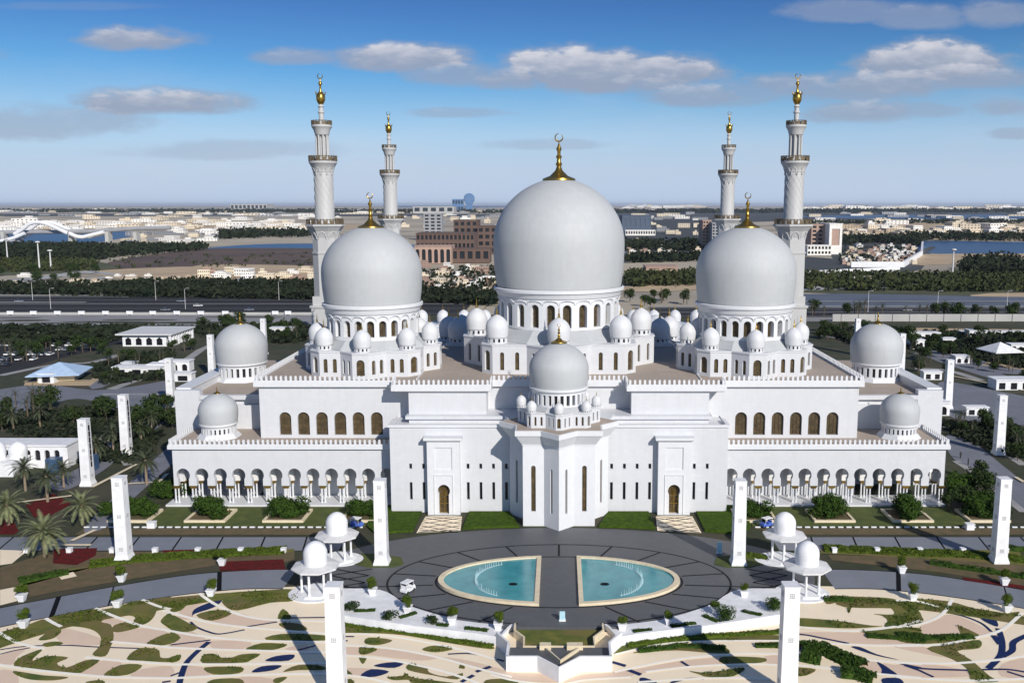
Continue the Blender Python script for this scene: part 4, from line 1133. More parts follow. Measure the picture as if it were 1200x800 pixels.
# box kerbs of the shrub beds
boxes = []
for sx in (-1, 1):
    for k, x in enumerate((42.5, 59.2, 76.0, 92.5)):
        nm = ('nearest the entrance block', 'second from the entrance block', 'third from the entrance block', 'farthest out, past the arcade end')[k]
        side = 'left' if sx < 0 else 'right'
        cx, cy, hw, hd = sx * x, 197.5, 4.4, 4.0
        root = empty('raised_planter', (cx, cy, 0), label='%s cream kerbed square planting bed, %s' % (side, nm), cat='planter', group='square beds in front of the arcade')
        m = MB()
        for (x0, x1, y0, y1) in ((-hw, hw, -hd, -hd + .55), (-hw, hw, hd - .55, hd), (-hw, -hw + .55, -hd + .55, hd - .55), (hw - .55, hw, -hd + .55, hd - .55)): m.box(x0, x1, y0, y1, 0, .55)
        m.build('kerb', creamk, root, smooth=0)
        m = MB(); m.box(-hw + .55, hw - .55, -hd + .55, hd - .55, 0, .35); m.build('soil', earth, root, smooth=0)
        boxes.append((cx, cy, sx, k, side, nm))
# ================================================================== PLANTS
leafm = mat('shrub_leaf', (.022, .05, .009), 1, col2=(.042, .078, .012), scale=.9, spec=.1)
leafd = mat('dark_leaf', (.018, .034, .012), 1, col2=(.036, .055, .016), scale=.5, spec=.1)
leafl = mat('bright_leaf', (.085, .12, .014), 1, col2=(.045, .075, .010), scale=2, spec=.1)
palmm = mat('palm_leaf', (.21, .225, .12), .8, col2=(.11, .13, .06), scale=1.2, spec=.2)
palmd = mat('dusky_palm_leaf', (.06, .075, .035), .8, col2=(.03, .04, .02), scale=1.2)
barkm = mat('palm_bark', (.22, .17, .12), .9, scale=3)
barkd = mat('tree_bark', (.10, .075, .05), .9, scale=3)
RN = random.Random(11)

def leaves(mb, cx, cy, cz, rx, ry, rz, n, size, rnd, lobes=7, low=-.35, mi=0):
    """leaf clumps spread through lumpy lobes"""
    L = []
    for k in range(lobes):
        t = rnd.uniform(0, 2 * math.pi); q = rnd.uniform(.25, .62); L.append((q * math.cos(t), q * math.sin(t), rnd.uniform(low, .45), rnd.uniform(.38, .6)))
    for i in range(n):
        lx, ly, lz, lr = L[i % lobes]
        u = Vector((rnd.gauss(0, 1), rnd.gauss(0, 1), rnd.gauss(0, 1))).normalized()
        rr = lr * rnd.uniform(.55, 1.05)
        p = Vector(((lx + u.x * rr) * rx + cx, (ly + u.y * rr) * ry + cy, cz + (lz + u.z * rr) * rz))
        if p.z < cz - rz * .95: continue
        d = (u + Vector((rnd.gauss(0, .5), rnd.gauss(0, .5), rnd.gauss(0, .5)))).normalized()
        a = d.orthogonal().normalized(); c = d.cross(a); s = size * rnd.uniform(.6, 1.3)
        t = rnd.uniform(0, 6.28); a, c = a * math.cos(t) + c * math.sin(t), c * math.cos(t) - a * math.sin(t)
        mb.face([p - a * s, p - c * s * .55, p + a * s, p + c * s * .55], mi)

def mesh_of(mb, mats, smooth=0):
    o = mb.build('tmp', mats, None, smooth=smooth); me = o.data; bpy.data.objects.remove(o); return me

# dense round trees in the square beds
def bed_tree(seed):
    rnd = random.Random(seed); mb = MB()
    for q in range(3):
        leaves(mb, (-1.9, 0, 1.9)[q], rnd.uniform(-.9, .9), 2.5, 3.3, 3.3, 2.5, 2300, .27, rnd, 9, -.6)
    cr = mesh_of(mb, leafm)
    t = MB()
    for k in range(4):
        x, y = rnd.uniform(-1.5, 1.5), rnd.uniform(-1, 1); t.tube([(x * .6, y * .6, .3), (x, y, 1.4), (x * 1.5, y * 1.5, 2.6)], [.16, .12, .05], 6)
    return cr, mesh_of(t, barkd, 40)
bt = [bed_tree(s) for s in (1, 2, 3)]
for i, (cx, cy, sx, k, side, nm) in enumerate(boxes):
    r_ = empty('ficus_tree', (cx, cy + .2, 0), RN.uniform(0, 6), label='low rounded tree in the %s bed %s' % (side, nm), cat='tree', group='rounded trees in the square beds')
    s = 1.0 if k != 0 else .85
    r_.scale = (s, s, s)
    link(bt[i % 3][0], 'crown', r_); link(bt[i % 3][1], 'trunk', r_)
# more of the same trees at the ends of the building
for i, (px, py, lb, s) in enumerate(((202, 582, 'rounded tree at the left end corner of the arcade', 1.0), (1128, 582, 'rounded tree beyond the right end corner of the arcade', 1.1), (1150, 600, 'rounded tree in the lawn between the arcade end and the right pylon', .9), (135, 603, 'rounded tree just left of the pylon on the left lawn', .7))):
    x, y = G(px, py); r_ = empty('ficus_tree', (x, y, 0), i, label=lb, cat='tree', group='rounded trees in the square beds'); r_.scale = (s,) * 3
    link(bt[i % 3][0], 'crown', r_); link(bt[i % 3][1], 'trunk', r_)

# date palms
def palm_meshes(seed, nf=52, L=3.9, H=3.6, m=palmm, lw=.11, nl=17):
    rnd = random.Random(seed); mb = MB()
    for i in range(nf):
        t = i * 2.4 + rnd.uniform(-.2, .2); el = R(78 - 108 * (i / nf) ** .9 + rnd.uniform(-8, 8))
        d = Vector((math.cos(t), math.sin(t), 0)); ln = L * rnd.uniform(.85, 1.1)
        pts = []; p = Vector((0, 0, H)); e = el
        for j in range(8):
            pts.append(p.copy()); p = p + (d * math.cos(e) + Vector((0, 0, 1)) * math.sin(e)) * ln / 7; e -= R(9.5)
        mb.tube(pts, [.05, .045, .04, .03, .025, .02, .015, .01], 3)
        side = Vector((-d.y, d.x, 0))
        for j in range(nl):
            f = (j + .8) / nl * 6.9; a = int(min(f, 6)); q = pts[a].lerp(pts[a + 1], f - a)
            tan = (pts[a + 1] - pts[a]).normalized()
            ll = (.62 if L > 3 else .5) * math.sin(math.pi * (.15 + .8 * (j + 1) / nl)) + .1
            for sg in (-1, 1):
                w = (side * sg + tan * .9 + Vector((0, 0, .25))).normalized() * ll + Vector((0, 0, -.12 * ll))
                mb.face([q - tan * lw, q + tan * lw, q + w])
    cr = mesh_of(mb, m)
    t = MB(); pr = []
    k = 12
    for i in range(k + 1):
        z = H * i / k; pr += [(.26 - .05 * i / k, z), (.31 - .05 * i / k, z + H / k * .8)]
    t.lathe(pr[:-1] + [(.2, H)], 0, 0, 10)
    t.lathe([(.2, H - .5), (.42, H - .1), (.3, H + .3), (0, H + .5)], 0, 0, 10)
    return cr, mesh_of(t, barkm, 50)
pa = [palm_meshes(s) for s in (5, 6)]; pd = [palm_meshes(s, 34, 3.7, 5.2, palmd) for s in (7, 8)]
def palm(x, y, s, T, label, group='date palms beside the mosque', name='date_palm'):
    r_ = empty(name, (x, y, 0), RN.uniform(0, 6.2), label=label, cat='palm tree', group=group); r_.scale = (s,) * 3
    link(T[0], 'crown', r_); link(T[1], 'trunk', r_); return r_
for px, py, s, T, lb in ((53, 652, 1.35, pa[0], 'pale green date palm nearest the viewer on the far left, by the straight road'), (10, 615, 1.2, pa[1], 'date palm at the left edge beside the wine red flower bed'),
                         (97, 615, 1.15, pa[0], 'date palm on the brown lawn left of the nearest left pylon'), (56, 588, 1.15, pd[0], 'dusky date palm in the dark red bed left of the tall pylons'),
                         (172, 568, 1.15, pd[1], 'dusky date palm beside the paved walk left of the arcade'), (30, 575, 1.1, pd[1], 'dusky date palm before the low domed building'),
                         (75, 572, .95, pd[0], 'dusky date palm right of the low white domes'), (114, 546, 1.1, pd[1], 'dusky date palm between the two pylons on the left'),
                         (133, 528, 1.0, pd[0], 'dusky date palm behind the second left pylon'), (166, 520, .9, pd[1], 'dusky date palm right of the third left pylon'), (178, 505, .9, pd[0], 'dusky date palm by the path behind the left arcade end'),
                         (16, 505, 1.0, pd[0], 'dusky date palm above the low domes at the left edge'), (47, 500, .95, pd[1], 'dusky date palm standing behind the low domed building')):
    x, y = G(px, py); palm(x, y, s, T, lb)

# clipped shrubs in white pots
def pot_meshes(s):
    m = MB(); q = lambda a: [(-a, -a), (a, -a), (a, a), (-a, a)]
    m.prism(q(.52), 0, 1.35, top=q(.82)); m.prism(q(.9), 1.35, 1.55)
    rnd = random.Random(s); l = MB(); leaves(l, 0, 0, 2.5, 1.25, 1.25, 1.35, 1300, .13, rnd, 9, -.5)
    return mesh_of(m, wallw), mesh_of(l, leafl)
pm = [pot_meshes(1), pot_meshes(2)]
pots = []
base = [(28, 735), (26, 704), (143, 681), (138, 711), (247.5, 698), (260.6, 662), (437, 697), (530, 731), (584, 737), (478, 718),
        (1056.5, 671), (1176.6, 685), (1069.5, 702.5), (1179.7, 716.5), (871.7, 699), (838, 719), (784, 732), (729, 738)]
desc = {0: 'outermost pot on the garden side of the left curved road', 1: 'outermost pot on the far side of the left curved road', 2: 'pot on the far side of the left curved road below the pylon', 3: 'pot on the garden side of the left curved road below the pylon',
        4: 'pot on the garden side of the left curved road nearest the pavilions', 5: 'pot on the far side of the left curved road beside the red bed', 6: 'first pot on the left terrace, by the front pavilion', 7: 'third pot on the left terrace above the curved wall',
        8: 'fourth pot on the left terrace, beside the forecourt', 9: 'second pot on the left terrace, by the white cart', 10: 'pot on the far side of the right curved road nearest the pavilions', 11: 'pot on the far side of the right curved road below the pylon',
        12: 'pot on the garden side of the right curved road nearest the pavilions', 13: 'pot on the garden side of the right curved road at the right edge', 14: 'first pot on the right terrace, by the front pavilion', 15: 'second pot on the right terrace beside the big round bush',
        16: 'third pot on the right terrace above the curved wall', 17: 'fourth pot on the right terrace, beside the forecourt'}
for i, (px, py) in enumerate(base):
    x, y = G(px, py)
    r_ = empty('planter_pot', (x, y, .02), 0, label='white ' + desc[i], cat='planter', group='white pots with clipped shrubs')
    r_.scale = (.82,) * 3
    link(pm[i % 2][0], 'pot', r_); s = link(pm[i % 2][1], 'shrub', r_); s.rotation_euler = (0, 0, i * 1.3)
    s.scale = (1.1, 1.1, 1.1) if i < 14 else (.85, .85, .85)

# hedges: rows of leaf clumps along a line
def hedge(name, pts, w, h, m, label, cat='hedge', dens=26, size=.2, group=None, z=0, kind=None):
    rnd = random.Random(len(pts) * 7 + int(abs(pts[0][0]) * 3)); mb = MB()
    for a, b in zip(pts, pts[1:]):
        L = math.hypot(b[0] - a[0], b[1] - a[1]); n = int(L * w * dens)
        for i in range(n):
            t = rnd.random(); o = rnd.uniform(-.5, .5); dx, dy = (b[0] - a[0]) / L, (b[1] - a[1]) / L
            hh = h * (1 - (2 * abs(o)) ** 4 * .6) * (.8 + .25 * math.sin(t * L * 1.7) * math.sin(t * L * .6 + 2)) * (1 if rnd.random() < .75 else rnd.random())
            p = Vector((a[0] + dx * t * L - dy * o * w, a[1] + dy * t * L + dx * o * w, z + hh))
            d = Vector((rnd.gauss(0, .6), rnd.gauss(0, .6), 1)).normalized(); u = d.orthogonal().normalized(); c = d.cross(u); tt = rnd.uniform(0, 6.28)
            u, c = u * math.cos(tt) + c * math.sin(tt), c * math.cos(tt) - u * math.sin(tt); s = size * rnd.uniform(.6, 1.4)
            mb.face([p - u * s, p - c * s * .6, p + u * s, p + c * s * .6])
    # solid twiggy body under the leaves
    for a, b in zip(pts, pts[1:]):
        L = math.hypot(b[0] - a[0], b[1] - a[1]); ux, uy = (b[0] - a[0]) / L, (b[1] - a[1]) / L; n = max(2, int(L / 1.1)); pr = None
        for i in range(n + 1):
            t = L * i / n; hw = w * .46 * rnd.uniform(.8, 1.05); hh = h * rnd.uniform(.6, .85); ring = []
            for q, z_ in ((-1, 0), (-.85, .75), (0, 1), (.85, .75), (1, 0)): ring.append((a[0] + ux * t - uy * q * hw, a[1] + uy * t + ux * q * hw, z + hh * z_))
            if pr:
                for j in range(4): mb.face([pr[j + 1], pr[j], ring[j], ring[j + 1]])
            pr = ring
    o = mb.build(name, m, None, smooth=0)
    return tag(o, label, None if kind else cat, group, kind) if not kind else tag(o, label, cat, group)
# tidy loose hedges
hedge('hedge', GP([(22, 682), (45, 677), (80, 671)]), 3.0, .8, leafm, 'loose green hedge at the far left above the curved road')
hedge('hedge', GP([(105, 662), (160, 655), (250, 649), (335, 645)]), 4.2, .6, leafl, 'long bright hedge between the two roads left of the pavilions')
hedge('hedge', GP([(965, 643), (1060, 647), (1130, 650), (1200, 656)]), 3.8, .7, leafl, 'long green hedge between the two roads right of the pavilions')
hedge('hedge', GP([(1090, 660), (1140, 668), (1200, 677)]), 1.6, 1.0, leafm, 'low hedge on the retaining strip at the right edge')
hedge('hedge', GP([(404, 732), (450, 738), (500, 746), (560, 755), (578, 758)]), 1.1, .5, leafl, 'narrow planting strip at the foot of the left curved wall')
hedge('hedge', GP([(735, 757), (780, 751), (830, 746), (915, 741)]), 1.2, .6, leafl, 'narrow planting strip at the foot of the right curved wall')
hedge('hedge', GP([(748, 763), (800, 757), (850, 760)]), 1.3, .6, leafm, 'dark hedge strip in the marble garden right of the forecourt')
hedge('hedge', GP([(885, 757), (915, 757)]), 1.2, .6, leafm, 'short hedge left of the front right pylon')
for i, (pts, w) in enumerate((([(938, 762), (958, 760), (985, 772), (1012, 783)], 3.2), ([(938, 772), (962, 776)], 2.2), ([(985, 790), (1005, 792), (1025, 798)], 2.8))):
    hedge('hedge', GP(pts), w, 1.3, leafm, ('bushy dark hedge behind the front right pylon', 'short bushy hedge beside the front right pylon', 'bushy dark hedge at the lower edge right of the front right pylon')[i], dens=34, size=.24)
hedge('hedge', GP([(965, 703), (1000, 704)]), 1.2, .8, leafm, 'hedge beside the front right pavilion')
hedge('hedge', GP([(1015, 745), (1060, 748), (1085, 752)]), 1.6, .4, leafm, 'low planting on the dark swirl of the right garden')
hedge('hedge', GP([(1052, 744), (1100, 748), (1140, 746)]), 2.0, .5, leafm, 'low planting in the curl of the rightmost garden motif')
hedge('hedge', GP([(870, 650), (905, 655)]), 2.4, .6, leafl, 'yellow green planting at the foot of the right plaza pylon')
hedge('hedge', GP([(1165, 642), (1200, 645)]), 2.2, 1.0, leafm, 'hedge behind the rightmost near pylon')
# bushes on the terraces
def bush(px, py, r_, h, m, label, n=700):
    x, y = G(px, py); rnd = random.Random(int(px)); mb = MB(); leaves(mb, 0, 0, h * .5, r_, r_, h * .62, n, .15, rnd, 8, -.5)
    o = mb.build('bush', m, None, smooth=0, loc=(x, y, .1)); return tag(o, label, 'bush', 'bushes on the white terraces')
bush(852, 727, 1.9, 2.6, leafm, 'big round bush on the right terrace beside the second pot', 1300)
bush(905, 716, 1.9, 2.3, leafm, 'big loose bush on the right terrace behind the front pylon', 1300)
bush(411, 715, 1.6, 1.7, leafd, 'brown green bush on the left terrace right of the front pylon'); bush(457, 724, 1.6, 1.7, leafd, 'dark pointed bush on the left terrace between the first two pots')
bush(505, 731, 1.2, 1.3, leafd, 'smaller dark bush on the left terrace left of the third pot')
for a, b_, lb in (((415, 717), (440, 716), 'low row right of the brown green bush'), ((468, 725), (488, 719), 'low row right of the pointed bush'), ((512, 733), (526, 734), 'low row before the third left pot'), ((545, 737), (572, 740), 'low row before the fourth left pot'),
                  ((786, 735), (815, 731), 'low row beside the third right pot'), ((742, 741), (764, 739), 'low row beside the fourth right pot'), ((824, 722), (842, 730), 'low row curving round the big round bush'), ((870, 717), (893, 722), 'low row left of the big loose bush')):
    hedge('low_hedge', GP([a, b_]), 1.0, .55, leafm, 'low row of shrubs on the terrace, ' + lb, group='low shrub rows on the terraces', dens=60, size=.14)

# low planting over the curled beds of the marble garden
rnd = random.Random(77); gc = MB(); NP = 0
for q in LP:
    x0, x1 = min(p[0] for p in q), max(p[0] for p in q); y0, y1 = min(p[1] for p in q), max(p[1] for p in q)
    thick = rnd.random()
    for i in range(int((x1 - x0) * (y1 - y0) * 9)):
        x, y = rnd.uniform(x0, x1), rnd.uniform(y0, y1)
        if math.sin(x * .55 + 1.7 * math.sin(y * .4)) + math.sin(y * .8 + x * .2) < -.35 + thick * .9: continue
        c = False
        for k in range(len(q)):
            a_, b_ = q[k], q[k - 1]
            if (a_[1] > y) != (b_[1] > y) and x < (b_[0] - a_[0]) * (y - a_[1]) / (b_[1] - a_[1]) + a_[0]: c = not c
        if not c: continue
        p = Vector((x, y, rnd.uniform(.06, .26))); d = Vector((rnd.gauss(0, .7), rnd.gauss(0, .7), 1)).normalized(); u = d.orthogonal().normalized(); w = d.cross(u); s = rnd.uniform(.1, .24)
        gc.face([p - u * s, p - w * s * .6, p + u * s, p + w * s * .6])
tag(gc.build('ground_cover', mat('ground_cover_leaf', (.075, .105, .012), 1, col2=(.035, .06, .008), scale=.6, spec=.1), None, smooth=0), 'low green planting over the curled beds of the marble garden', 'plants', None, 'stuff')

# ================================================================== PYLONS
def pylon(slots=False):
    root = empty('pylon', (0, 0, 0)); m = MB(); q = lambda a, b_: [(-a, -b_), (a, -b_), (a, b_), (-a, b_)]
    m.prism(q(1.45, 1.45), 0, .5); m.prism(q(1.38, 1.38), .5, 1.3, top=q(1.16, 1.16)); m.prism(q(1.16, 1.16), 1.3, 16.2, top=q(1.04, 1.04)); m.prism(q(1.09, 1.09), 16.2, 16.5)
    m.build('shaft', wallw, root, smooth=0)
    for z in (2.5, 8.9, 15.2):
        w = 1.16 - .12 * (z - 1.3) / 14.9
        for ax in ((0, -1), (-1, 0), (1, 0)):
            mm = MB()
            for a in range(3):
                for c in range(3):
                    if (a + c) % 2 == 0 or True:
                        u = -.36 + .26 * a; zz = z - .36 + .26 * c
                        if ax[0] == 0: mm.box(u, u + .2, -w - .03, -w + .05, zz, zz + .2)
                        else: mm.box(min(ax[0] * (w - .05), ax[0] * (w + .03)), max(ax[0] * (w - .05), ax[0] * (w + .03)), u, u + .2, zz, zz + .2)
            mm.build('carved_panel', carve, root, smooth=0)
    if slots:
        mm = MB()
        for k in range(7): mm.box(1.0, 1.18, -.3, .3, 4.6 + 1.5 * k, 5.9 + 1.5 * k)
        mm.build('side_slot', slate, root, smooth=0)
    return root
carve = mat('carved_grey_stone', (.42, .42, .43), .7, scale=4)
p0 = pylon(); p1 = pylon(True); use = {id(p0): False, id(p1): False}
plist = [((-33.6, 170.5), p0, 'tall white square pylon at the left edge of the plaza behind the pavilions'), ((34.0, 170.3), p0, 'tall white square pylon at the right edge of the plaza behind the pavilions'),
         ((-83.4, 172.4), p0, 'tall white square pylon on the left lawn between the two roads'), ((84.0, 171.5), p0, 'tall white square pylon at the right between the two roads'),
         ((-114.5, 221.0), p1, 'white pylon with dark side slots beside the low domed building'), ((-118.3, 250.0), p1, 'white pylon with dark side slots, second behind the left lawn'),
         ((-131.0, 311), p0, 'white pylon standing alone against the paved court left of the mosque'), ((120.1, 249.5), p0, 'white pylon by the path behind the right end of the arcade'),
         ((130.2, 308.3), p0, 'white pylon right of the far right roof dome, before the paved court'), ((135.4, 422), p0, 'distant white pylon just left of the far right roof dome'),
         ((137.5, 372), p0, 'distant white pylon peeping out right of the far right roof dome'),
         ((-138.3, 368.7), p0, 'distant white pylon just left of the far left roof dome'), ((-134, 422), p0, 'distant white pylon just right of the far left roof dome'),
         ((-30.6, 121.4), p0, 'nearest left white pylon, rising from the bottom edge before the front pavilion'), ((31.5, 121.4), p0, 'nearest right white pylon, rising from the bottom edge before the front pavilion')]
done = set()
for (x, y), src, lb in plist:
    if id(src) in done: dup(src, (x, y, 0), label=lb)
    else: src.location = (x, y, 0); tag(src, lb, 'pylon', 'white square pylons round the mosque'); done.add(id(src))

# ================================================================== PAVILIONS
def pavilion():
    root = empty('pavilion', (0, 0, 0)); m = MB()
    oc = lambda r, t=22.5: [(r * math.cos(R(t + 45 * k)), r * math.sin(R(t + 45 * k))) for k in range(8)]
    m.prism(oc(3.6), 0, .25); m.prism(oc(3.3), .25, .45); m.build('platform', wallw, root, smooth=0)
    for k in range(6):
        c = MB(); c.lathe([(.3, .45), (.3, .6), (.22, .7), (.2, 3.9), (.3, 4.1)], 2.5 * math.cos(R(60 * k + 15)), 2.5 * math.sin(R(60 * k + 15)), 12)
        c.build('column', wallw, root)
    m = MB(); m.prism(oc(2.7), 4.1, 4.45); m.prism(oc(2.9), 4.45, 4.75, top=oc(4.15)); m.prism(oc(4.2), 4.75, 5.0, bottom=False); m.prism(oc(4.2), 5.0, 5.35, top=oc(2.5)); m.build('roof', paleroof, root, smooth=0)
    m = MB(); m.lathe([(2.0, 5.2), (2.0, 5.75)] + dome_profile(2.08, 3.7, 5.75, .97, 16, .03), 0, 0, 40)
    m.build('dome', wallw, root, smooth=40)
    m = MB()
    return root
paleroof = mat('pale_roof_stone', (.66, .66, .66), .6, scale=1)
pv = pavilion(); pv.location = (-42.5, 172.6, 0); tag(pv, 'small white domed pavilion on the left, the one nearer the mosque', 'pavilion', 'domed pavilions beside the plaza')
dup(pv, (-42.6, 157.0, 0), label='small white domed pavilion on the left, the front one beside the marble garden')
dup(pv, (43.2, 172.6, 0), label='small white domed pavilion on the right, the one nearer the mosque')
dup(pv, (43.4, 157.0, 0), label='small white domed pavilion on the right, the front one beside the marble garden')
b = MB()
for sx in (-1, 1):
    sheet(b, ell(sx * 42.2, 172.4, 4.6, 3.7, 30), .14, .2); sheet(b, ell(sx * 42.6, 156.6, 4.8, 4.1, 30), .15, .2)
b.build('pavilion_paving', wallw, smooth=0, kind='structure')

# ================================================================== SMALL THINGS
glassd = mat('tinted_glass', (.02, .025, .03), .15, scale=1); rub = mat('rubber', (.02, .02, .02), .8, scale=3)
def cart(x, y, rz, col, label):
    root = empty('golf_cart', (x, y, .03), rz, label=label, cat='cart')
    m = MB(); m.prism([(-.7, -1.3), (.7, -1.3), (.7, 1.3), (-.7, 1.3)], .3, .75); m.prism([(-.65, -1.3), (.65, -1.3), (.65, -.7), (-.65, -.7)], .75, 1.05, top=[(-.6, -1.2), (.6, -1.2), (.6, -.75), (-.6, -.75)]); m.box(-.6, .6, .1, .9, .75, .95); m.box(-.6, .6, .85, 1.0, .95, 1.35)
    m.build('body', col, root, smooth=0)
    m = MB(); m.prism([(-.72, -.9), (.72, -.9), (.72, 1.25), (-.72, 1.25)], 1.9, 2.0, top=[(-.66, -.8), (.66, -.8), (.66, 1.15), (-.66, 1.15)]); m.build('roof', wallw, root, smooth=0)
    m = MB()
    for a in (-.62, .62):
        for c in (-.78, 1.1): m.tube([(a, c, .75), (a, c * .97, 1.92)], .035, 5)
    m.build('post', wallw, root)
    for a in (-.62, .62):
        for c in (-.85, .85):
            m = MB(); m.tube([(a - .09, c, .28), (a + .09, c, .28)], .27, 12); m.build('wheel', rub, root)
    m = MB(); m.box(-.6, .6, -.8, -.77, 1.05, 1.85); m.build('windscreen', glassd, root, smooth=0)
bluep = mat('blue_paint', (.08, .16, .55), .4, scale=2)
x, y = G(478, 693); cart(x, y, R(150), wallw, 'white roofed buggy parked on the plaza beside the second left pot')
x, y = G(418, 617); cart(x, y, R(70), bluep, 'blue and white buggy parked behind the rear left pavilion')
x, y = G(898, 617); cart(x, y, R(-60), bluep, 'blue and white buggy parked behind the rear right pavilion')
def signbox(px, py, label, w=.9, h=1.6):
    x, y = G(px, py); root = empty('information_board', (x, y, .02), 0, label=label, cat='sign')
    m = MB(); m.box(-w / 2, w / 2, -.15, .15, .25, h); m.build('panel', mat('pale_blue_panel', (.45, .70, .78), .4, scale=2), root, smooth=0)
    m = MB(); m.box(-w / 2 - .1, w / 2 + .1, -.3, .3, 0, .25); m.build('foot', wallw, root, smooth=0)
signbox(659, 727, 'pale blue upright board standing before the forecourt'); signbox(843, 648, 'pale blue upright board at the foot of the right plaza pylon', 1.0, 2.2)
# white marker posts along the straight road
k = 0
for sx in (-1, 1):
    for i in range(9):
        xx = sx * (54 + 8.4 * i)
        m = MB(); m.box(-.45, .45, -.45, .45, 0, .8); m.box(-.5, .5, -.5, .5, .8, .95)
        if k == 0: mk = m.build('light_bollard', wallw, None, smooth=0); o = mk
        else: o = mk.copy(); COL.objects.link(o)
        k += 1
        o.location = (xx, 176.3, 0); tag(o, 'low white cube bollard along the near edge of the straight road', 'bollard', 'cube bollards along the straight road')
# white cube lamps by the lawns
for i, (px, py, lb) in enumerate(((178, 618, 'white cube lamp on the lawn just right of the left pylon'), (1136, 620, 'white cube lamp on the lawn just left of the right pylon'))):
    x, y = G(px, py); m = MB(); m.box(-.8, .8, -.6, .6, 0, 1.2); m.box(-.9, .9, -.7, .7, 1.2, 1.35); tag(m.build('cube_lamp', wallw, None, smooth=0, loc=(x, y, 0)), lb, 'lamp')
# ================================================================== SURROUNDINGS
def Zat(py, Y): return CAMH - Y * math.tan(math.atan((py - 400) / FPX) + TH)
def Xat(px, Y, z): return (px - CXP) * (Y * CT + (CAMH - z) * ST) / FPX
sand = mat('sand', (.50, .38, .24), .95, col2=(.38, .29, .19), scale=.02, detail=8)
brownf = mat('brown_field', (.115, .075, .055), .95, col2=(.07, .05, .042), scale=.012, detail=8)
scrub = mat('scrub_ground', (.085, .095, .04), .95, col2=(.05, .055, .028), scale=.03, detail=8)
seam = bpy.data.materials.new('sea_water'); seam.use_nodes = True
T_ = NT(seam.node_tree); bs = T_.n['Principled BSDF']; bs.inputs['Base Color'].default_value = (.03, .075, .16, 1); bs.inputs['Roughness'].default_value = .35
greyw = mat('grey_shallow_flat', (.10, .115, .15), .6, col2=(.13, .145, .175), scale=.02)
darkb = mat('dark_mangrove_ground', (.035, .042, .045), .95, col2=(.055, .06, .065), scale=.004, detail=8)
palec = mat('pale_concrete', (.42, .42, .40), .85, col2=(.34, .34, .34), scale=.05)
zc = [0]
def zone(name, m, *polys, z=-.5, far=True):
    mb = MB()
    for p in polys:
        zc[0] += 1; sheet(mb, smoothpoly(GP(p), 3), z + .012 * zc[0] if far else z + .0008 * zc[0])
    return mb.build(name, m, smooth=0, kind='structure')
zone('mangrove_flat', darkb, [(-300, 251), (300, 250), (600, 251), (600, 254), (300, 253), (-300, 254)], [(720, 247), (960, 246.5), (1500, 247), (1500, 258), (960, 258), (720, 262)], [(725, 262), (820, 258), (830, 285), (725, 288)],
     [(985, 283), (1080, 282), (1080, 315), (985, 313)], [(940, 300), (1040, 312), (940, 318)])
zone('water', seam, [(-200, 268), (120, 268), (120, 283), (-200, 288)], [(240, 291), (300, 286), (380, 285), (480, 286), (480, 292), (300, 292)], [(1072, 282), (1250, 284), (1400, 284), (1400, 298), (1200, 297), (1085, 296)],
     [(1000, 252), (1500, 251), (1500, 256), (1000, 256)], [(790, 280), (830, 279), (830, 286), (790, 285)], [(470, 240.9), (600, 240.9), (600, 242.4), (470, 243)])
zone('field', brownf, [(110, 316), (150, 302), (250, 291), (380, 291), (480, 296), (480, 312), (250, 313), (150, 320)])
zone('scrub', scrub, [(-200, 298), (30, 300), (110, 305), (115, 318), (-200, 322)], [(940, 320), (1200, 322), (1400, 322), (1400, 345), (940, 342)], [(735, 324), (820, 322), (820, 334), (735, 338)])
zone('sand_flat', sand, [(110, 317), (250, 312), (262, 328), (200, 330), (150, 328)], [(1070, 300), (1120, 297), (1400, 298), (1400, 308), (1130, 309), (1075, 310)], [(1160, 343), (1400, 343), (1400, 352), (1170, 351)],
     [(733, 334), (820, 332), (820, 339), (733, 341)], [(236, 310), (400, 312), (480, 318), (480, 326), (236, 326)], [(-200, 259), (120, 258), (400, 262), (400, 269), (120, 270), (-200, 266)], [(980, 262), (1400, 260), (1400, 280), (980, 276)])
zone('grey_flat', greyw, [(940, 344), (1160, 347), (1400, 352), (1400, 369), (940, 363)], [(735, 295), (825, 293), (825, 300), (735, 303)])
zone('canal', darkb, [(1010, 328), (1026, 328), (1060, 309), (1095, 291), (1089, 289), (1050, 306)])
# highway and service areas
hw = MB()
def quadz(mb, x0, x1, y0, y1, z): mb.face([(x0, y0, z), (x1, y0, z), (x1, y1, z), (x0, y1, z)])
quadz(hw, -1200, -60, 580, 695, .12); quadz(hw, 60, 1200, 566, 618, .12)
hw.build('highway', asph, smooth=0, kind='structure')
hl = MB()
for yy, w in ((583, .8), (612, .6), (641, 1.6), (643.5, .5), (668, .6), (692, 1.8)): quadz(hl, -1200, -60, yy, yy + w, .2)
for yy, w in ((569, .8), (590, 1.6), (605, .5), (615, 1.6)): quadz(hl, 60, 1200, yy, yy + w, .2)
hl.build('road_marking', palec, smooth=0, kind='structure')
g_ = MB(); quadz(g_, -1200, 1200, 300, 579, -.06); g_.build('dark_parkland', lawnd, smooth=0, kind='structure')
gp = MB()
quadz(gp, -1200, -120, 526, 577, 0.02); quadz(gp, 120, 1200, 545, 577, .02)
gp.build('service_road', mat('grey_concrete', (.26, .255, .26), .95, col2=(.20, .20, .21), scale=.03, detail=7), smooth=0, kind='structure')
lens = MB()
for k in range(26):
    x = RN.uniform(-560, -190); y = RN.uniform(530, 572); a = RN.uniform(10, 30)
    sheet(lens, ell(x, y, a, RN.uniform(2.0, 4.5), 16), .05 + k * .002)
lens.build('planting_strip', lawnd, smooth=0, kind='structure')
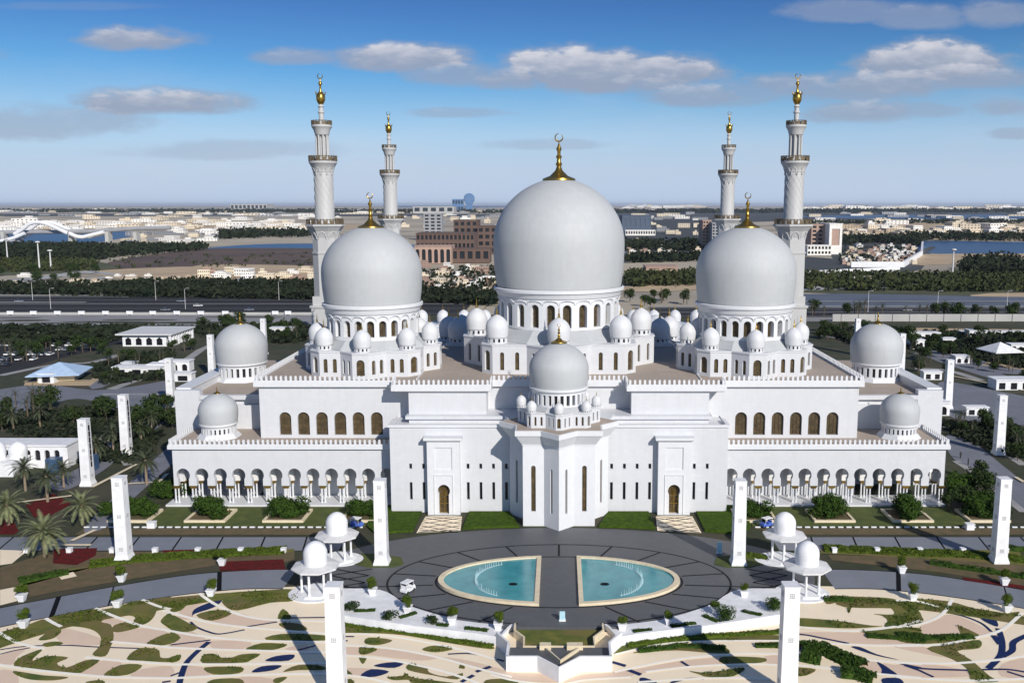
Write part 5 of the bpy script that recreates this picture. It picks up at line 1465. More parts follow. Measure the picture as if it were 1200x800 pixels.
zone('paved_court', greyp, [(-60, 462), (0, 456), (50, 450), (110, 457), (160, 452), (200, 447), (200, 476), (150, 484), (110, 470), (80, 468), (20, 484), (-60, 490)], [(1100, 448), (1130, 450), (1200, 464), (1260, 470), (1260, 500), (1200, 498), (1118, 490), (1100, 470)],
     [(60, 404), (0, 388), (-100, 388), (-100, 398), (0, 405)], z=.0, far=False)
zone('walk', greyp, [(100, 625), (115, 600), (190, 530), (215, 505), (225, 495), (222, 520), (200, 545), (150, 590), (135, 612)], [(1108, 512), (1130, 510), (1200, 565), (1260, 600), (1260, 640), (1160, 570), (1115, 535)], [(110, 446), (175, 415), (183, 419), (120, 454)],
     [(1075, 410), (1100, 412), (1200, 448), (1200, 455), (1100, 424)], [(1068, 395), (1085, 396), (1160, 425), (1200, 432), (1200, 438), (1150, 432)], [(60, 560), (110, 540), (200, 478), (210, 480), (120, 552), (70, 575)], [(1130, 500), (1200, 520), (1260, 530), (1260, 540), (1190, 530), (1130, 512)], z=.03, far=False)
cb_ = MB()
for p in ([(108, 572), (160, 545)], [(20, 590), (84, 582)], [(84, 635), (112, 622)], [(55, 640), (107, 640)], [(0, 598), (10, 590)], [(118, 540), (142, 530)], [(28, 448), (110, 446), (118, 438)], [(1130, 405), (1190, 420)], [(1110, 440), (1200, 458)],
          [(1100, 500), (1150, 512)], [(1190, 560), (1200, 566)], [(150, 568), (186, 566), (196, 556)]):
    strip(cb_, GP(p), 1.0, .35, False)
cb_.build('kerb', creamk, smooth=0, kind='structure')

# ---- trees of the surroundings
def tree_mesh(seed, m, h=7.5, r=3.6, n=520, size=.5):
    rnd = random.Random(seed); mb = MB(); leaves(mb, 0, 0, h * .62, r, r, h * .42, n, size, rnd, 9, -.4)
    t = MB(); t.tube([(0, 0, 0), (.1, 0, h * .3), (.2, .1, h * .55)], [.28, .2, .1], 6)
    for k in range(4):
        a = rnd.uniform(0, 6.28); t.tube([(.1, 0, h * .3), (r * .5 * math.cos(a), r * .5 * math.sin(a), h * .62)], [.13, .05], 5)
    return mesh_of(mb, m), mesh_of(t, barkd, 40)
tm = [tree_mesh(s, m) for s, m in ((21, leafd), (22, leafd), (23, leafd), (24, leafd))]
barkm = barkd
tp = [palm_meshes(s, 20, 3.6, 5.5, palmd, .13, 7) for s in (31, 32)]
def inpoly(p, poly):
    c = False; n = len(poly)
    for i in range(n):
        a, b = poly[i], poly[i - 1]
        if (a[1] > p[1]) != (b[1] > p[1]) and p[0] < (b[0] - a[0]) * (p[1] - a[1]) / (b[1] - a[1]) + a[0]: c = not c
    return c
def rpt(poly, rnd):
    x0, x1 = min(p[0] for p in poly), max(p[0] for p in poly); y0, y1 = min(p[1] for p in poly), max(p[1] for p in poly)
    while True:
        p = (rnd.uniform(x0, x1), rnd.uniform(y0, y1))
        if inpoly(p, poly): return p
def grove(poly, n, smin, smax, label, group, pal=.3, blocked=()):
    rnd = random.Random(int(poly[0][0] * 13 + poly[0][1]))
    for i in range(n):
        x, y = G(*rpt(poly, rnd)); s = rnd.uniform(smin, smax); ispalm = rnd.random() < pal
        T = (tp if ispalm else tm)[rnd.randrange(2 if ispalm else 4)]
        r_ = empty('date_palm' if ispalm else 'shade_tree', (x, y, 0), rnd.uniform(0, 6), label=label, cat='tree', group=group); r_.scale = (s, s, s * rnd.uniform(.9, 1.15))
        link(T[0], 'crown', r_); link(T[1], 'trunk', r_)
grove([(0, 470), (60, 476), (105, 478), (140, 492), (140, 520), (90, 500), (30, 500), (0, 505)], 15, .7, 1.15, 'dark tree in the thicket between the paved court and the low domed building', 'thicket below the left court', .4)
grove([(150, 486), (210, 478), (210, 500), (165, 530), (150, 520)], 11, .6, 1.0, 'dark tree in the clump just left of the mosque end wall', 'clump left of the mosque', .4)
grove([(95, 426), (190, 405), (300, 398), (300, 380), (235, 378), (230, 408), (190, 432), (140, 436)], 22, .55, 1.0, 'dark tree in the gardens right of the colonnaded white hall', 'trees round the white hall', .3)
grove([(0, 412), (130, 402), (140, 415), (60, 425), (0, 445)], 20, .55, 1.0, 'dark tree among the parked cars at the far left', 'trees in the left car park', .3)
grove([(110, 440), (190, 440), (185, 447), (120, 453)], 8, .35, .6, 'small tree on the lawn above the left court', 'lawn trees above the left court', .3)
grove([(1085, 402), (1130, 415), (1190, 432), (1200, 445), (1130, 432), (1085, 418)], 18, .45, .9, 'dark tree along the garden walk right of the distant pylons', 'trees along the right garden walk', .3)
grove([(1090, 392), (1200, 396), (1200, 408), (1140, 405), (1090, 400)], 16, .5, .95, 'dark tree behind the white pyramid canopy at the right', 'trees behind the right canopy', .2)
grove([(1105, 492), (1160, 497), (1165, 512), (1112, 508)], 9, .45, .8, 'dark tree between the two right rear pylons', 'trees between the right rear pylons', .4)
grove([(1180, 505), (1200, 508), (1200, 545), (1178, 530)], 6, .6, .9, 'dark tree at the right edge behind the pylons', 'trees at the right edge', .4)
grove([(1105, 565), (1165, 560), (1200, 600), (1200, 630), (1170, 610), (1110, 600)], 9, .55, .85, 'leafy tree beyond the right end of the square beds', 'trees right of the arcade end', .1)
grove([(950, 368), (1200, 372), (1200, 376), (950, 371)], 28, .8, 1.3, 'palm or tree in the row along the far side of the right highway', 'row along the right highway', .6)
grove([(300, 388), (356, 385), (356, 400), (310, 402)], 8, .5, .9, 'dark tree between the far left roof dome and the great left dome', 'trees beyond the left roof', .3)
grove([(945, 385), (1000, 387), (1000, 400), (960, 400)], 8, .5, .9, 'dark tree just right of the great right dome', 'trees beyond the right roof', .3)
grove([(736, 350), (780, 350), (815, 356), (810, 372), (750, 372)], 10, .9, 1.3, 'dark tree in the gap between the central and right domes', 'trees between the domes', .2)
# far belts of trees, one mass each
def belt(poly, n, size, h, m, label, name='tree_belt', per=7):
    rnd = random.Random(int(n + poly[0][0])); mb = MB()
    for i in range(n):
        x, y = G(*rpt(poly, rnd)); hh = h * rnd.uniform(.6, 1.2)
        for k in range(per):
            p = Vector((x + rnd.gauss(0, size), y + rnd.gauss(0, size), hh * rnd.uniform(.1, 1))); d = Vector((rnd.gauss(0, 1), rnd.gauss(0, 1), abs(rnd.gauss(0, 1)))).normalized()
            a = d.orthogonal().normalized(); c = d.cross(a); s = size * rnd.uniform(.5, 1)
            mb.face([p - a * s, p - c * s * .7, p + a * s, p + c * s * .7])
    tag(mb.build(name, m, None, smooth=0), label, 'trees', None, 'stuff')
farleaf = mat('far_foliage', (.014, .022, .014), 1, col2=(.028, .036, .02), scale=.05, spec=.05)
farleaf2 = mat('far_scrub_foliage', (.055, .065, .025), 1, col2=(.03, .04, .018), scale=.05, spec=.05)
belt([(-60, 290), (40, 288), (110, 288), (240, 289), (240, 293), (150, 300), (110, 305), (-60, 303)], 1500, 3.6, 8, farleaf, 'dark belt of trees behind the left field')
belt([(-60, 303), (60, 300), (112, 306), (110, 317), (-60, 320)], 700, 2.2, 4, farleaf2, 'green scrub beside the two tall masts at the left', 'scrub')
belt([(-60, 336), (120, 336), (210, 332), (400, 334), (480, 342), (580, 346), (580, 358), (400, 352), (200, 349), (-60, 344)], 2900, 2.2, 6, farleaf, 'dark tree mass behind the left highway')
belt([(258, 272), (380, 271), (380, 277), (258, 280)], 380, 5, 11, farleaf, 'dark trees beyond the left lagoon')
belt([(940, 321), (1200, 323), (1260, 323), (1260, 343), (1200, 342), (940, 340)], 1300, 2.2, 5, farleaf2, 'mixed grove between the right villas and the grey flat', 'grove')
belt([(1128, 309), (1165, 304), (1200, 309), (1260, 312), (1260, 322), (1128, 322)], 700, 2.6, 10, farleaf, 'dark wood behind the right beach')
belt([(985, 281), (1040, 279), (1078, 284), (1078, 288), (1030, 284), (985, 287)], 400, 4, 11, farleaf, 'dark trees behind the right villas')
belt([(985, 288), (1065, 288), (1070, 305), (1040, 312), (985, 310)], 150, 2.2, 4, farleaf, 'garden trees among the right villas')
belt([(735, 322), (820, 322), (820, 334), (735, 336)], 500, 2.4, 7, farleaf2, 'green grove between the central and right domes', 'grove')
belt([(733, 303), (820, 300), (820, 306), (733, 308)], 350, 3, 8, farleaf, 'dark trees beyond the pink blocks between the domes')
belt([(733, 285), (825, 284), (825, 294), (733, 295)], 350, 4, 9, farleaf, 'dark garden belt among small houses between the domes')
belt([(480, 318), (585, 312), (585, 340), (480, 342)], 130, 2.4, 5, farleaf, 'trees round the houses left of the central dome')
belt([(700, 248), (1300, 247), (1300, 249), (700, 250)], 700, 22, 26, farleaf, 'very distant dark tree line at the right horizon')
belt([(0, 247), (400, 247), (600, 249), (600, 250), (0, 249)], 500, 22, 22, farleaf, 'very distant dark tree line at the left horizon')
belt([(940, 259), (1260, 258), (1260, 262), (940, 263)], 260, 7, 9, farleaf, 'dark trees along the far right shore')
belt([(1060, 277), (1200, 277), (1260, 279), (1260, 283), (1060, 282)], 350, 5, 12, farleaf, 'dark trees along the right creek')
belt([(-60, 388), (150, 390), (130, 402), (-60, 410)], 350, 2, 4, farleaf, 'dark low planting through the left car park', 'shrubs')
belt([(1085, 400), (1200, 408), (1200, 432), (1090, 410)], 450, 1.4, 2.2, farleaf, 'dark low planting in the right gardens', 'shrubs')
belt([(110, 430), (200, 410), (200, 445), (120, 450)], 350, 1.2, 1.8, farleaf, 'dark low planting above the left court', 'shrubs')
belt([(0, 480), (110, 480), (200, 488), (170, 540), (100, 545), (0, 500)], 500, 1.0, 1.6, farleaf, 'dark low planting below the left court', 'shrubs')
belt([(1105, 495), (1200, 505), (1200, 540), (1120, 512)], 350, 1.0, 1.5, farleaf, 'dark low planting between the right walks', 'shrubs')

# ---- buildings of the city
bcols = {'white': (.80, .78, .74), 'cream': (.70, .61, .47), 'tan': (.45, .36, .26), 'pink': (.42, .29, .23), 'grey': (.30, .31, .33), 'blue': (.08, .11, .16), 'brown': (.125, .08, .065)}
bm_ = {k: mat(k + '_render', v, .85, scale=.2) for k, v in bcols.items()}
def house(v, col, rnd):
    m = MB()
    def blk(x0, x1, y0, y1, z0, z1, rows=2, cols=5):
        m.box(x0, x1, y0, y1, z0, z1)
        m.box(x0 + .02, x1 - .02, y0 + .02, y1 - .02, z1, z1 + .03)
        for r in range(rows):
            za = z0 + (z1 - z0) * (r + .35) / rows; zb = z0 + (z1 - z0) * (r + .72) / rows
            for c in range(cols):
                xa = x0 + (x1 - x0) * (c + .28) / cols; xb = x0 + (x1 - x0) * (c + .72) / cols
                m.face([(xa, y0 - .004, za), (xb, y0 - .004, za), (xb, y0 - .004, zb), (xa, y0 - .004, zb)], 1)
                ya = y0 + (y1 - y0) * (c + .28) / cols; yb = y0 + (y1 - y0) * (c + .72) / cols
                m.face([(x1 + .004, ya, za), (x1 + .004, yb, za), (x1 + .004, yb, zb), (x1 + .004, ya, zb)], 1)
                m.face([(x0 - .004, yb, za), (x0 - .004, ya, za), (x0 - .004, ya, zb), (x0 - .004, yb, zb)], 1)
    if v == 0: blk(-.5, .5, -.5, .5, 0, 1, 2, 6)
    elif v == 1: blk(-.5, .1, -.5, .5, 0, 1, 3, 4); blk(.1, .5, -.4, .4, 0, .6, 2, 3)
    elif v == 2: blk(-.5, .5, -.5, .5, 0, .6, 1, 8); blk(-.3, .2, -.3, .3, .63, 1, 1, 4)
    elif v == 3: blk(-.5, -.1, -.5, .3, 0, .7, 2, 3); blk(-.1, .25, -.35, .5, 0, 1, 3, 3); blk(.25, .5, -.45, .4, 0, .55, 1, 2)
    elif v == 4: blk(-.5, .5, -.5, .5, 0, .9, 4, 12); blk(-.1, .1, -.2, .2, .93, 1, 1, 1)
    o = m.build('tmp', [bm_[col], glassd], None, smooth=0); me = o.data; bpy.data.objects.remove(o); return me
hm = {}
def hmesh(v, col):
    if (v, col) not in hm: hm[(v, col)] = house(v, col, RN)
    return hm[(v, col)]
def city(x0, x1, y0, y1, n, wr, hr, cols, label, group, vs=(0, 1, 2, 3), name='house', cat='house', dr=(.5, 1.2)):
    rnd = random.Random(int(x0 + y0 * 3 + n))
    for i in range(n):
        px = x0 + (x1 - x0) * (i + rnd.random()) / n; py = y0 + (y1 - y0) * rnd.random() ** .8
        x, Y = G(px, py); k = Y / FPX
        w = rnd.uniform(*wr) * k; h = rnd.uniform(*hr) * k
        o = link(hmesh(rnd.choice(vs), rnd.choice(cols)), name, None, (x, Y, -.4)); o.scale = (w, min(w, 60) * rnd.uniform(*dr), h); o.rotation_euler = (0, 0, rnd.uniform(-.35, .35))
        tag(o, label, cat, group)
city(0, 390, 256, 271, 85, (8, 30), (2.5, 6), ['white', 'cream', 'white'], 'pale low building in the long cream strip behind the left bridge', 'cream strip behind the left bridge')
city(-40, 600, 245, 255, 75, (6, 34), (1.1, 2.8), ['white', 'cream', 'grey'], 'tiny pale building on the left half of the horizon plain', 'left horizon buildings', (0, 2), 'warehouse', 'building')
city(236, 372, 318, 328, 16, (10, 22), (5, 9), ['cream', 'cream', 'white', 'pink'], 'cream house in the sand strip left of the minaret', 'cream houses in the left sand strip')
city(488, 580, 312, 342, 34, (8, 18), (4, 8), ['cream', 'pink', 'white'], 'pale house between the left and central domes, below the brown hotel', 'houses below the brown hotel')
city(462, 590, 256, 268, 12, (5, 14), (3, 6), ['white', 'cream', 'grey'], 'pale block behind the brown hotel', 'blocks behind the brown hotel')
city(733, 822, 283, 298, 34, (4, 10), (3, 5.5), ['pink', 'white', 'cream'], 'small house in the dense row between the central and right domes', 'dense house row between the domes')
city(760, 830, 262, 276, 9, (6, 14), (3, 6), ['white', 'grey', 'cream'], 'pale block right of the dark blue hall between the domes', 'pale blocks between the domes')
city(735, 822, 241.5, 244, 14, (7, 20), (1.5, 3), ['white', 'white', 'cream'], 'white sliver of building on the horizon between the domes', 'horizon buildings between the domes', (0, 2), 'warehouse', 'building')
city(940, 1240, 242.5, 247, 34, (10, 40), (2, 4.6), ['white', 'white', 'cream', 'grey'], 'long white building on the right horizon', 'right horizon buildings', (0, 2), 'warehouse', 'building')
city(985, 1240, 260, 280, 70, (8, 26), (3, 6.5), ['cream', 'cream', 'tan', 'white'], 'sand coloured block on the far right shore', 'blocks on the far right shore')
city(988, 1072, 289, 311, 75, (4.5, 10), (3.2, 5.5), ['white', 'white', 'cream', 'pink'], 'small white villa in the walled villa quarter at the right', 'villas in the walled quarter', (1, 3))
city(1146, 1240, 306, 321, 18, (10, 22), (4.5, 7), ['white', 'cream'], 'white villa in the wood behind the right beach', 'villas behind the right beach', (1, 3))
city(733, 770, 326, 332, 3, (12, 22), (5, 7), ['pink', 'cream'], 'sandy block beside the grove between the domes', 'sandy blocks by the grove', (0,))
def blockb(name, px0, px1, py0, py1, m, label, depth=40, Y=None, cols=8, rows=4, winm=None, arch=False, cat='building'):
    """one building from the outline of its front: base line py1, roof line py0"""
    if Y is None: Y = G((px0 + px1) / 2, py1)[1]
    z0 = 0; z1 = Zat(py0, Y); xa, xb = Xat(px0, Y, 0), Xat(px1, Y, 0)
    root = empty(name, ((xa + xb) / 2, Y, 0), label=label, cat=cat)
    w = (xb - xa); mb = MB(); pn = []
    Sf, L = flat((-w / 2, 0), (w / 2, 0))
    for r in range(rows):
        a, b_ = z1 * r / rows, z1 * (r + 1) / rows
        wall(mb, Sf, 0, L, a, b_, [dict(u=L * (c + .5) / cols, w=L / cols * .62, zb=a + (b_ - a) * (.05 if arch else .3), zt=b_ - (b_ - a) * .15, k='arch' if arch and L / cols < (b_ - a) * 1.2 else 'rect') for c in range(cols)], 1.0, pn)
    mb.prism([(-w / 2, 1.05), (w / 2, 1.05), (w / 2, depth), (-w / 2, depth)], 0, z1)
    mb.box(-w / 2 - .5, w / 2 + .5, -.5, depth + .5, z1, z1 + max(.8, z1 * .03))
    for a in (-w / 2, w / 2): mb.face([(a, 0, 0), (a, 1.05, 0), (a, 1.05, z1), (a, 0, z1)])
    mb.build('wall', m, root, smooth=0)
    for p in pn[:60]:
        q = MB(); q.face(p); q.build('window', winm or glassd, root, smooth=0)
    return root
blockb('hotel', 488, 556, 274, 303, bm_['brown'], 'long brown hotel wing between the left and central domes', 60, cols=14, rows=3)
blockb('hotel', 532, 560, 259, 300, bm_['brown'], 'tall brown hotel tower left of the central dome', 50, Y=1330, cols=4, rows=5)
blockb('hotel', 560, 590, 266, 298, bm_['brown'], 'brown hotel block half hidden by the central dome', 60, Y=1300, cols=4, rows=4)
blockb('arcade_hall', 486, 529, 289, 309, bm_['pink'], 'pinkish hall with tall pointed arches before the brown hotel', 40, cols=6, rows=1, arch=True)
blockb('low_wing', 528, 574, 292, 308, bm_['brown'], 'low dark brown wing right of the arched hall', 30, cols=5, rows=1)
blockb('tower_block', 497, 518, 251, 278, bm_['grey'], 'grey and white striped tower block behind the brown hotel', 30, Y=1800, cols=3, rows=8)
blockb('apartment_building', 950, 971, 264, 297, bm_['pink'], 'pinkish apartment slab with stacked balconies beside the right minaret', 45, cols=3, rows=7)
blockb('apartment_building', 971, 986, 263, 298, bm_['white'], 'pale windowless end slab joined to the pinkish apartments', 45, cols=1, rows=1, winm=bm_['pink'])
blockb('podium', 946, 974, 288, 299, bm_['white'], 'white podium with square openings under the pinkish apartments', 20, Y=1270, cols=7, rows=2)
blockb('tower_block', 823, 833, 259, 293, bm_['pink'], 'slim pinkish tower just left of the farther right minaret', 40, cols=3, rows=9)
blockb('tower_block', 834, 845, 262, 294, bm_['grey'], 'slim grey tower beside the pinkish one', 40, cols=3, rows=9)
blockb('exhibition_hall', 729, 763, 253, 271, bm_['blue'], 'big dark blue hall right of the central dome', 120, cols=6, rows=1, winm=bm_['blue'])
blockb('apartment_block', 733, 768, 270, 276, bm_['white'], 'white row with dark openings before the dark blue hall', 30, cols=12, rows=1)
blockb('sandy_block', 757, 794, 313, 324, bm_['pink'], 'long sandy block in the grove between the domes', 30, cols=2, rows=1, winm=bm_['tan'])
blockb('white_shed', 785, 791, 329, 333, bm_['white'], 'tiny white shed in front of the grove between the domes', 5, cols=1, rows=1)
# low masses close by on the horizon: disc shaped tower and blocks
Yd = 9000
root = empty('disc_tower', (Xat(550, Yd, 60), Yd, 0), label='round blue glass tower on the horizon left of the central dome', cat='tower')
haz = mat('hazy_blue_glass', (.10, .20, .38), .3, scale=.02)
m = MB(); rr = 52; pts = [(rr * math.cos(R(10 * k)), rr * math.sin(R(10 * k))) for k in range(36)]
n = 36; b0 = len(m.v); zc_ = Zat(233, Yd)
m.v += [(x * .9, -12, zc_ + z * .9) for x, z in pts] + [(x, -4, zc_ + z) for x, z in pts] + [(x, 4, zc_ + z) for x, z in pts] + [(x * .9, 12, zc_ + z * .9) for x, z in pts]
m.f.append(tuple(range(n))); m.mi.append(0)
for q in range(3):
    for i in range(n):
        j = (i + 1) % n; m.f.append((q * n + i, (q + 1) * n + i, (q + 1) * n + j, q * n + j)); m.mi.append(0)
m.f.append(tuple(range(4 * n - 1, 3 * n - 1, -1))); m.mi.append(0)
m.build('glass_disc', haz, root)
m = MB(); m.box(-30, 30, -10, 10, 0, max(5, zc_ - rr + 14)); m.build('base', haz, root, smooth=0)
m = MB(); m.box(-rr * .98, rr * .98, -12.8, -12.2, zc_ - .8, zc_ + .8); m.box(-.8, .8, -12.8, -12.2, zc_ - 45, zc_ + 45); m.build('frame', bm_['grey'], root, smooth=0)
blockb('office_block', 530, 543, 233.8, 242.5, haz, 'hazy blue block beside the round glass tower', 60, Y=9000, cols=4, rows=2)
blockb('exhibition_hall', 484, 532, 242.2, 246, palec, 'long white shed roof on the horizon above the brown hotel', 200, Y=7500, cols=5, rows=1)
blockb('stadium', 270, 313, 239.4, 242.6, palec, 'pale flat stadium on the horizon left of the minaret', 300, Y=12000, cols=9, rows=1)
# ---- bridge
root = empty('bridge', (Xat(60, 1670, 20), 1670, 0), label='white arched road bridge crossing the water at the far left', cat='bridge')
ox = Xat(60, 1670, 20)
def bp(px, py, Y=1670): z = Zat(py, Y); return (Xat(px, Y, z) - ox, 0, z)
m = MB(); m.tube([bp(*p) for p in ((-160, 274), (0, 272.5), (110, 271), (162, 267.5), (200, 267))], 3.6, 8); m.build('deck', bm_['grey'], root)
for k, (pts, rr) in enumerate((([(22, 274), (32, 268), (40, 262), (50, 260.3), (60, 262.5), (70, 266.5), (84, 273)], [3, 4, 6, 6.5, 6, 4, 3]), ([(86, 273), (94, 276.5), (101, 277.5)], [3, 3, 3]),
                               ([(2, 283), (20, 279), (34, 273)], [3, 4, 3]), ([(101, 277.5), (112, 275), (126, 271.5)], [3, 3, 2]))):
    for off in (-14, 12):
        m = MB(); m.tube([(a, b_ + off, c) for a, b_, c in [bp(*p) for p in smoothpoly(pts, 3, False)]], 3.2, 8); m.build('arch', wallw, root)
for px in (-20, 5, 22, 84, 127, 160): m = MB(); x, _, z = bp(px, 271.5); m.box(x - 3, x + 3, -8, 8, 0, z); m.build('pier', palec, root, smooth=0)
# ---- close buildings round the mosque
def hall_cols():
    root = empty('colonnaded_hall', (-199, 458, 0), label='white flat roofed hall with a row of columns at the left beyond the gardens', cat='hall')
    m = MB(); m.box(-11, 10, -11, 15, 0, 5.6); m.build('wall', wallw, root, smooth=0)
    m = MB(); m.box(-13.5, 13.5, -13, 17, 5.6, 6.2); m.build('roof', paleroof, root, smooth=0)
    for k in range(9):
        m = MB(); m.box(11.8, 12.9, -12.4 + 3.4 * k, -11.3 + 3.4 * k, 0, 5.6); m.build('column', wallw, root, smooth=0)
    for k in range(4):
        x0_ = -9.6 + 5 * k; m = MB(); m.face([(x0_, -11.03, .6), (x0_ + 2.8, -11.03, .6), (x0_ + 2.8, -11.03, 3.4), (x0_ + 1.4, -11.03, 4.4), (x0_, -11.03, 3.4)]); m.build('window', dark, root, smooth=0)
hall_cols()
def canopy(px, py, label, w=9, col=None):
    x, y = G(px, py); root = empty('canopy', (x, y, 0), .2, label=label, cat='canopy')
    m = MB(); m.face([(-w, -w, 3), (w, -w, 3), (0, 0, 6.8)]); m.face([(w, -w, 3), (w, w, 3), (0, 0, 6.8)]); m.face([(w, w, 3), (-w, w, 3), (0, 0, 6.8)]); m.face([(-w, w, 3), (-w, -w, 3), (0, 0, 6.8)])
    m.box(-w, w, -w, w, 2.7, 2.98); m.build('roof', col, root, smooth=0)
    m = MB()
    m.box(-w * .7, w * .7, -w * .6, w * .7, 0, 2.7); m.build('wall', creamk, root, smooth=0)
    m = MB(); m.tube([(0, 0, 6.5), (0, 0, 9)], .12, 5); m.build('mast', slate, root)
skyb = mat('pale_blue_membrane', (.42, .56, .74), .5, scale=.5)
canopy(71, 444, 'pale blue pyramid roofed canopy left of the paved court', 9.5, skyb); canopy(1171, 418, 'white pyramid roofed canopy in the gardens at the right edge', 7, wallw)
def kiosk(px, py, w, d, h, label, n=4, m_=None):
    x, y = G(px, py); root = empty('kiosk', (x, y, 0), 0, label=label, cat='kiosk'); mb = MB(); pn = []
    Sf, L = flat((-w / 2, 0), (w / 2, 0)); wall(mb, Sf, 0, L, 0, h, [dict(u=L * (k + .5) / n, w=L / n * .55, zb=.2, zt=h * .75, k='arch' if L / n * .55 < h * .6 else 'rect') for k in range(n)], .5, pn)
    mb.prism([(-w / 2, .52), (w / 2, .52), (w / 2, d), (-w / 2, d)], 0, h)
    for a in (-w / 2, w / 2): mb.face([(a, 0, 0), (a, .52, 0), (a, .52, h), (a, 0, h)])
    mb.box(-w / 2 - .3, w / 2 + .3, -.3, d + .3, h, h + .35); mb.build('wall', m_ or wallw, root, smooth=0)
    for p in pn: q = MB(); q.face(p); q.build('opening', dark, root, smooth=0)
kiosk(54, 449, 6, 5, 3.4, 'little white kiosk before the pale blue canopy', 1)
kiosk(160, 440, 19, 6, 3.2, 'low white pavilion row with dark openings above the left court', 3); kiosk(186, 438, 9, 6, 3.6, 'small white kiosk beside the pylon above the left court', 1)
kiosk(1188, 457, 13, 7, 3.6, 'white kiosk with dark openings at the right edge above the court', 3); kiosk(1075, 409, 6.5, 5, 4.2, 'small white arched gatehouse right of the far roof dome', 2)
kiosk(1067, 398, 30, 5, 3.4, 'white arcaded wall beyond the far right roof dome', 7); kiosk(1166, 395, 34, 5, 2.6, 'long low white wall in the right gardens', 9)
kiosk(1146, 398, 9, 6, 4.5, 'white garden house right of the distant pylons', 2); 
kiosk(1098, 487, 8, 6, 4.0, 'white loggia block attached behind the right end hall', 2)
kiosk(205, 435, 12, 5, 4, 'white loggia left of the far left roof dome', 3)
# low domed building at the left edge
x, y = G(30, 556); root = empty('domed_building', (x, y, 0), 0, label='low white building with small domes and arches at the left edge', cat='building')
m = MB(); pn = []
Sf, L = flat((-17, 6), (7.5, 6)); wall(m, Sf, 0, L, 0, 5.8, [dict(u=2 + 2.5 * k, w=1.4, zb=2.0, zt=4.8) for k in range(9)], .5, pn)
m.prism([(-17, 6.52), (7.5, 6.52), (7.5, 13), (-17, 13)], 0, 5.8); m.box(-17.3, 7.8, 5.7, 13.3, 5.8, 6.2); m.box(-17, -2, -2, 5.98, 0, 3.6)
m.build('wall', wallw, root, smooth=0)
for p in pn: q = MB(); q.face(p); q.build('window', dark, root, smooth=0)
for dx, dy, r_ in ((-14, 4, 2.9), (-8.5, 2, 2.6), (-3.2, 3, 2.2)):
    m = MB(); m.lathe([(r_ * .95, 3.6), (r_ * .95, 4.3)] + dome_profile(r_, r_ * 1.6, 4.3, .95, 12, .05), dx, dy, 28); m.build('dome', wallw, root, smooth=40)
for a_ in ((4, 7, 2, 5, 0, 3.4), (12.8, 15.8, 3, 6, 0, 3.8)): m = MB(); m.box(*a_); m.build('glass_box', mat('blue_glass', (.05, .10, .19), .3, scale=1), root, smooth=0)
# people on the right walk and court
skin = mat('skin', (.35, .2, .13), .6, scale=5)
def person(px, py, cloth, rz, label):
    x, y = G(px, py); m = MB()
    m.lathe([(.02, 0), (.14, .02), (.15, .1), (.2, .5), (.22, .95), (.2, 1.1), (.25, 1.38), (.2, 1.46), (.07, 1.5), (.06, 1.55), (.1, 1.62), (.11, 1.7), (.08, 1.79), (0, 1.82)], 0, 0, 14, sy=.72)
    for sg in (-1, 1): m.tube([(sg * .22, 0, 1.42), (sg * .3, .02, 1.15), (sg * .27, -.1, .86)], [.07, .055, .04], 7)
    o = m.build('person', cloth, None, smooth=60, loc=(x, y, .06)); o.rotation_euler = (0, 0, rz); o.scale = (1.15, 1.15, 1.08); tag(o, label, 'person')
pclo = [mat('dark_clothes', (.03, .03, .035), .9, scale=5), mat('white_clothes', (.7, .7, .68), .9, scale=5)]
person(1125.5, 537, pclo[0], .3, 'person in dark clothes on the walk right of the mosque, left of two'); person(1134.5, 545, pclo[0], 1.1, 'person in dark clothes on the walk right of the mosque, right of two')
person(1105, 547, pclo[1], 1.1, 'person in white by the lawn right of the arcade end')

# ---- highway furniture
m = MB(); m.box(-700, -120, 577.2, 577.9, 0, 1.6); tag(m.build('barrier', palec, None, smooth=0), 'long pale barrier along the near side of the left highway', 'barrier')
m = MB(); m.box(160, 1000, 545, 546, 0, 4.2)
for k in range(80): m.box(165 + 10 * k, 165.8 + 10 * k, 544.6, 545, 0, 4.2)
tag(m.build('noise_wall', palec, None, smooth=0), 'long pale panelled wall along the near side of the right highway', 'wall')
for k, px in enumerate((16, 43, 71, 99, 127, 155, 182, 210, 238, 266.5, 324.6, 339.5)):
    x, y = G(px, 368.5); m = MB(); m.box(-1.9, 1.9, -.5, .5, .5, 2.6); m.box(-1.7, -1.4, -.2, .2, 0, .5); m.box(1.4, 1.7, -.2, .2, 0, .5)
    tag(m.build('roadside_panel', wallw, None, smooth=0, loc=(x, 576, 0)), 'small white panel standing along the pale barrier of the left highway', 'panel', 'white panels along the barrier')
lp = MB(); lp.tube([(0, 0, 0), (0, 0, 13), (.6, 0, 13.6), (2.4, 0, 13.8)], [.16, .1, .08, .07], 6); lp.box(1.8, 3.0, -.18, .18, 13.65, 13.82)
lpm = mesh_of(lp, paleroof, 40)
for i in range(30):
    x = -640 + 44 * i
    if abs(x) < 150: continue
    o = link(lpm, 'street_lamp', None, (x, (610 if i % 2 else 668) if x < 0 else 592, 0)); tag(o, 'slim street lamp on the %s highway' % ('left' if x < 0 else 'right'), 'street lamp', 'street lamps of the %s highway' % ('left' if x < 0 else 'right'))
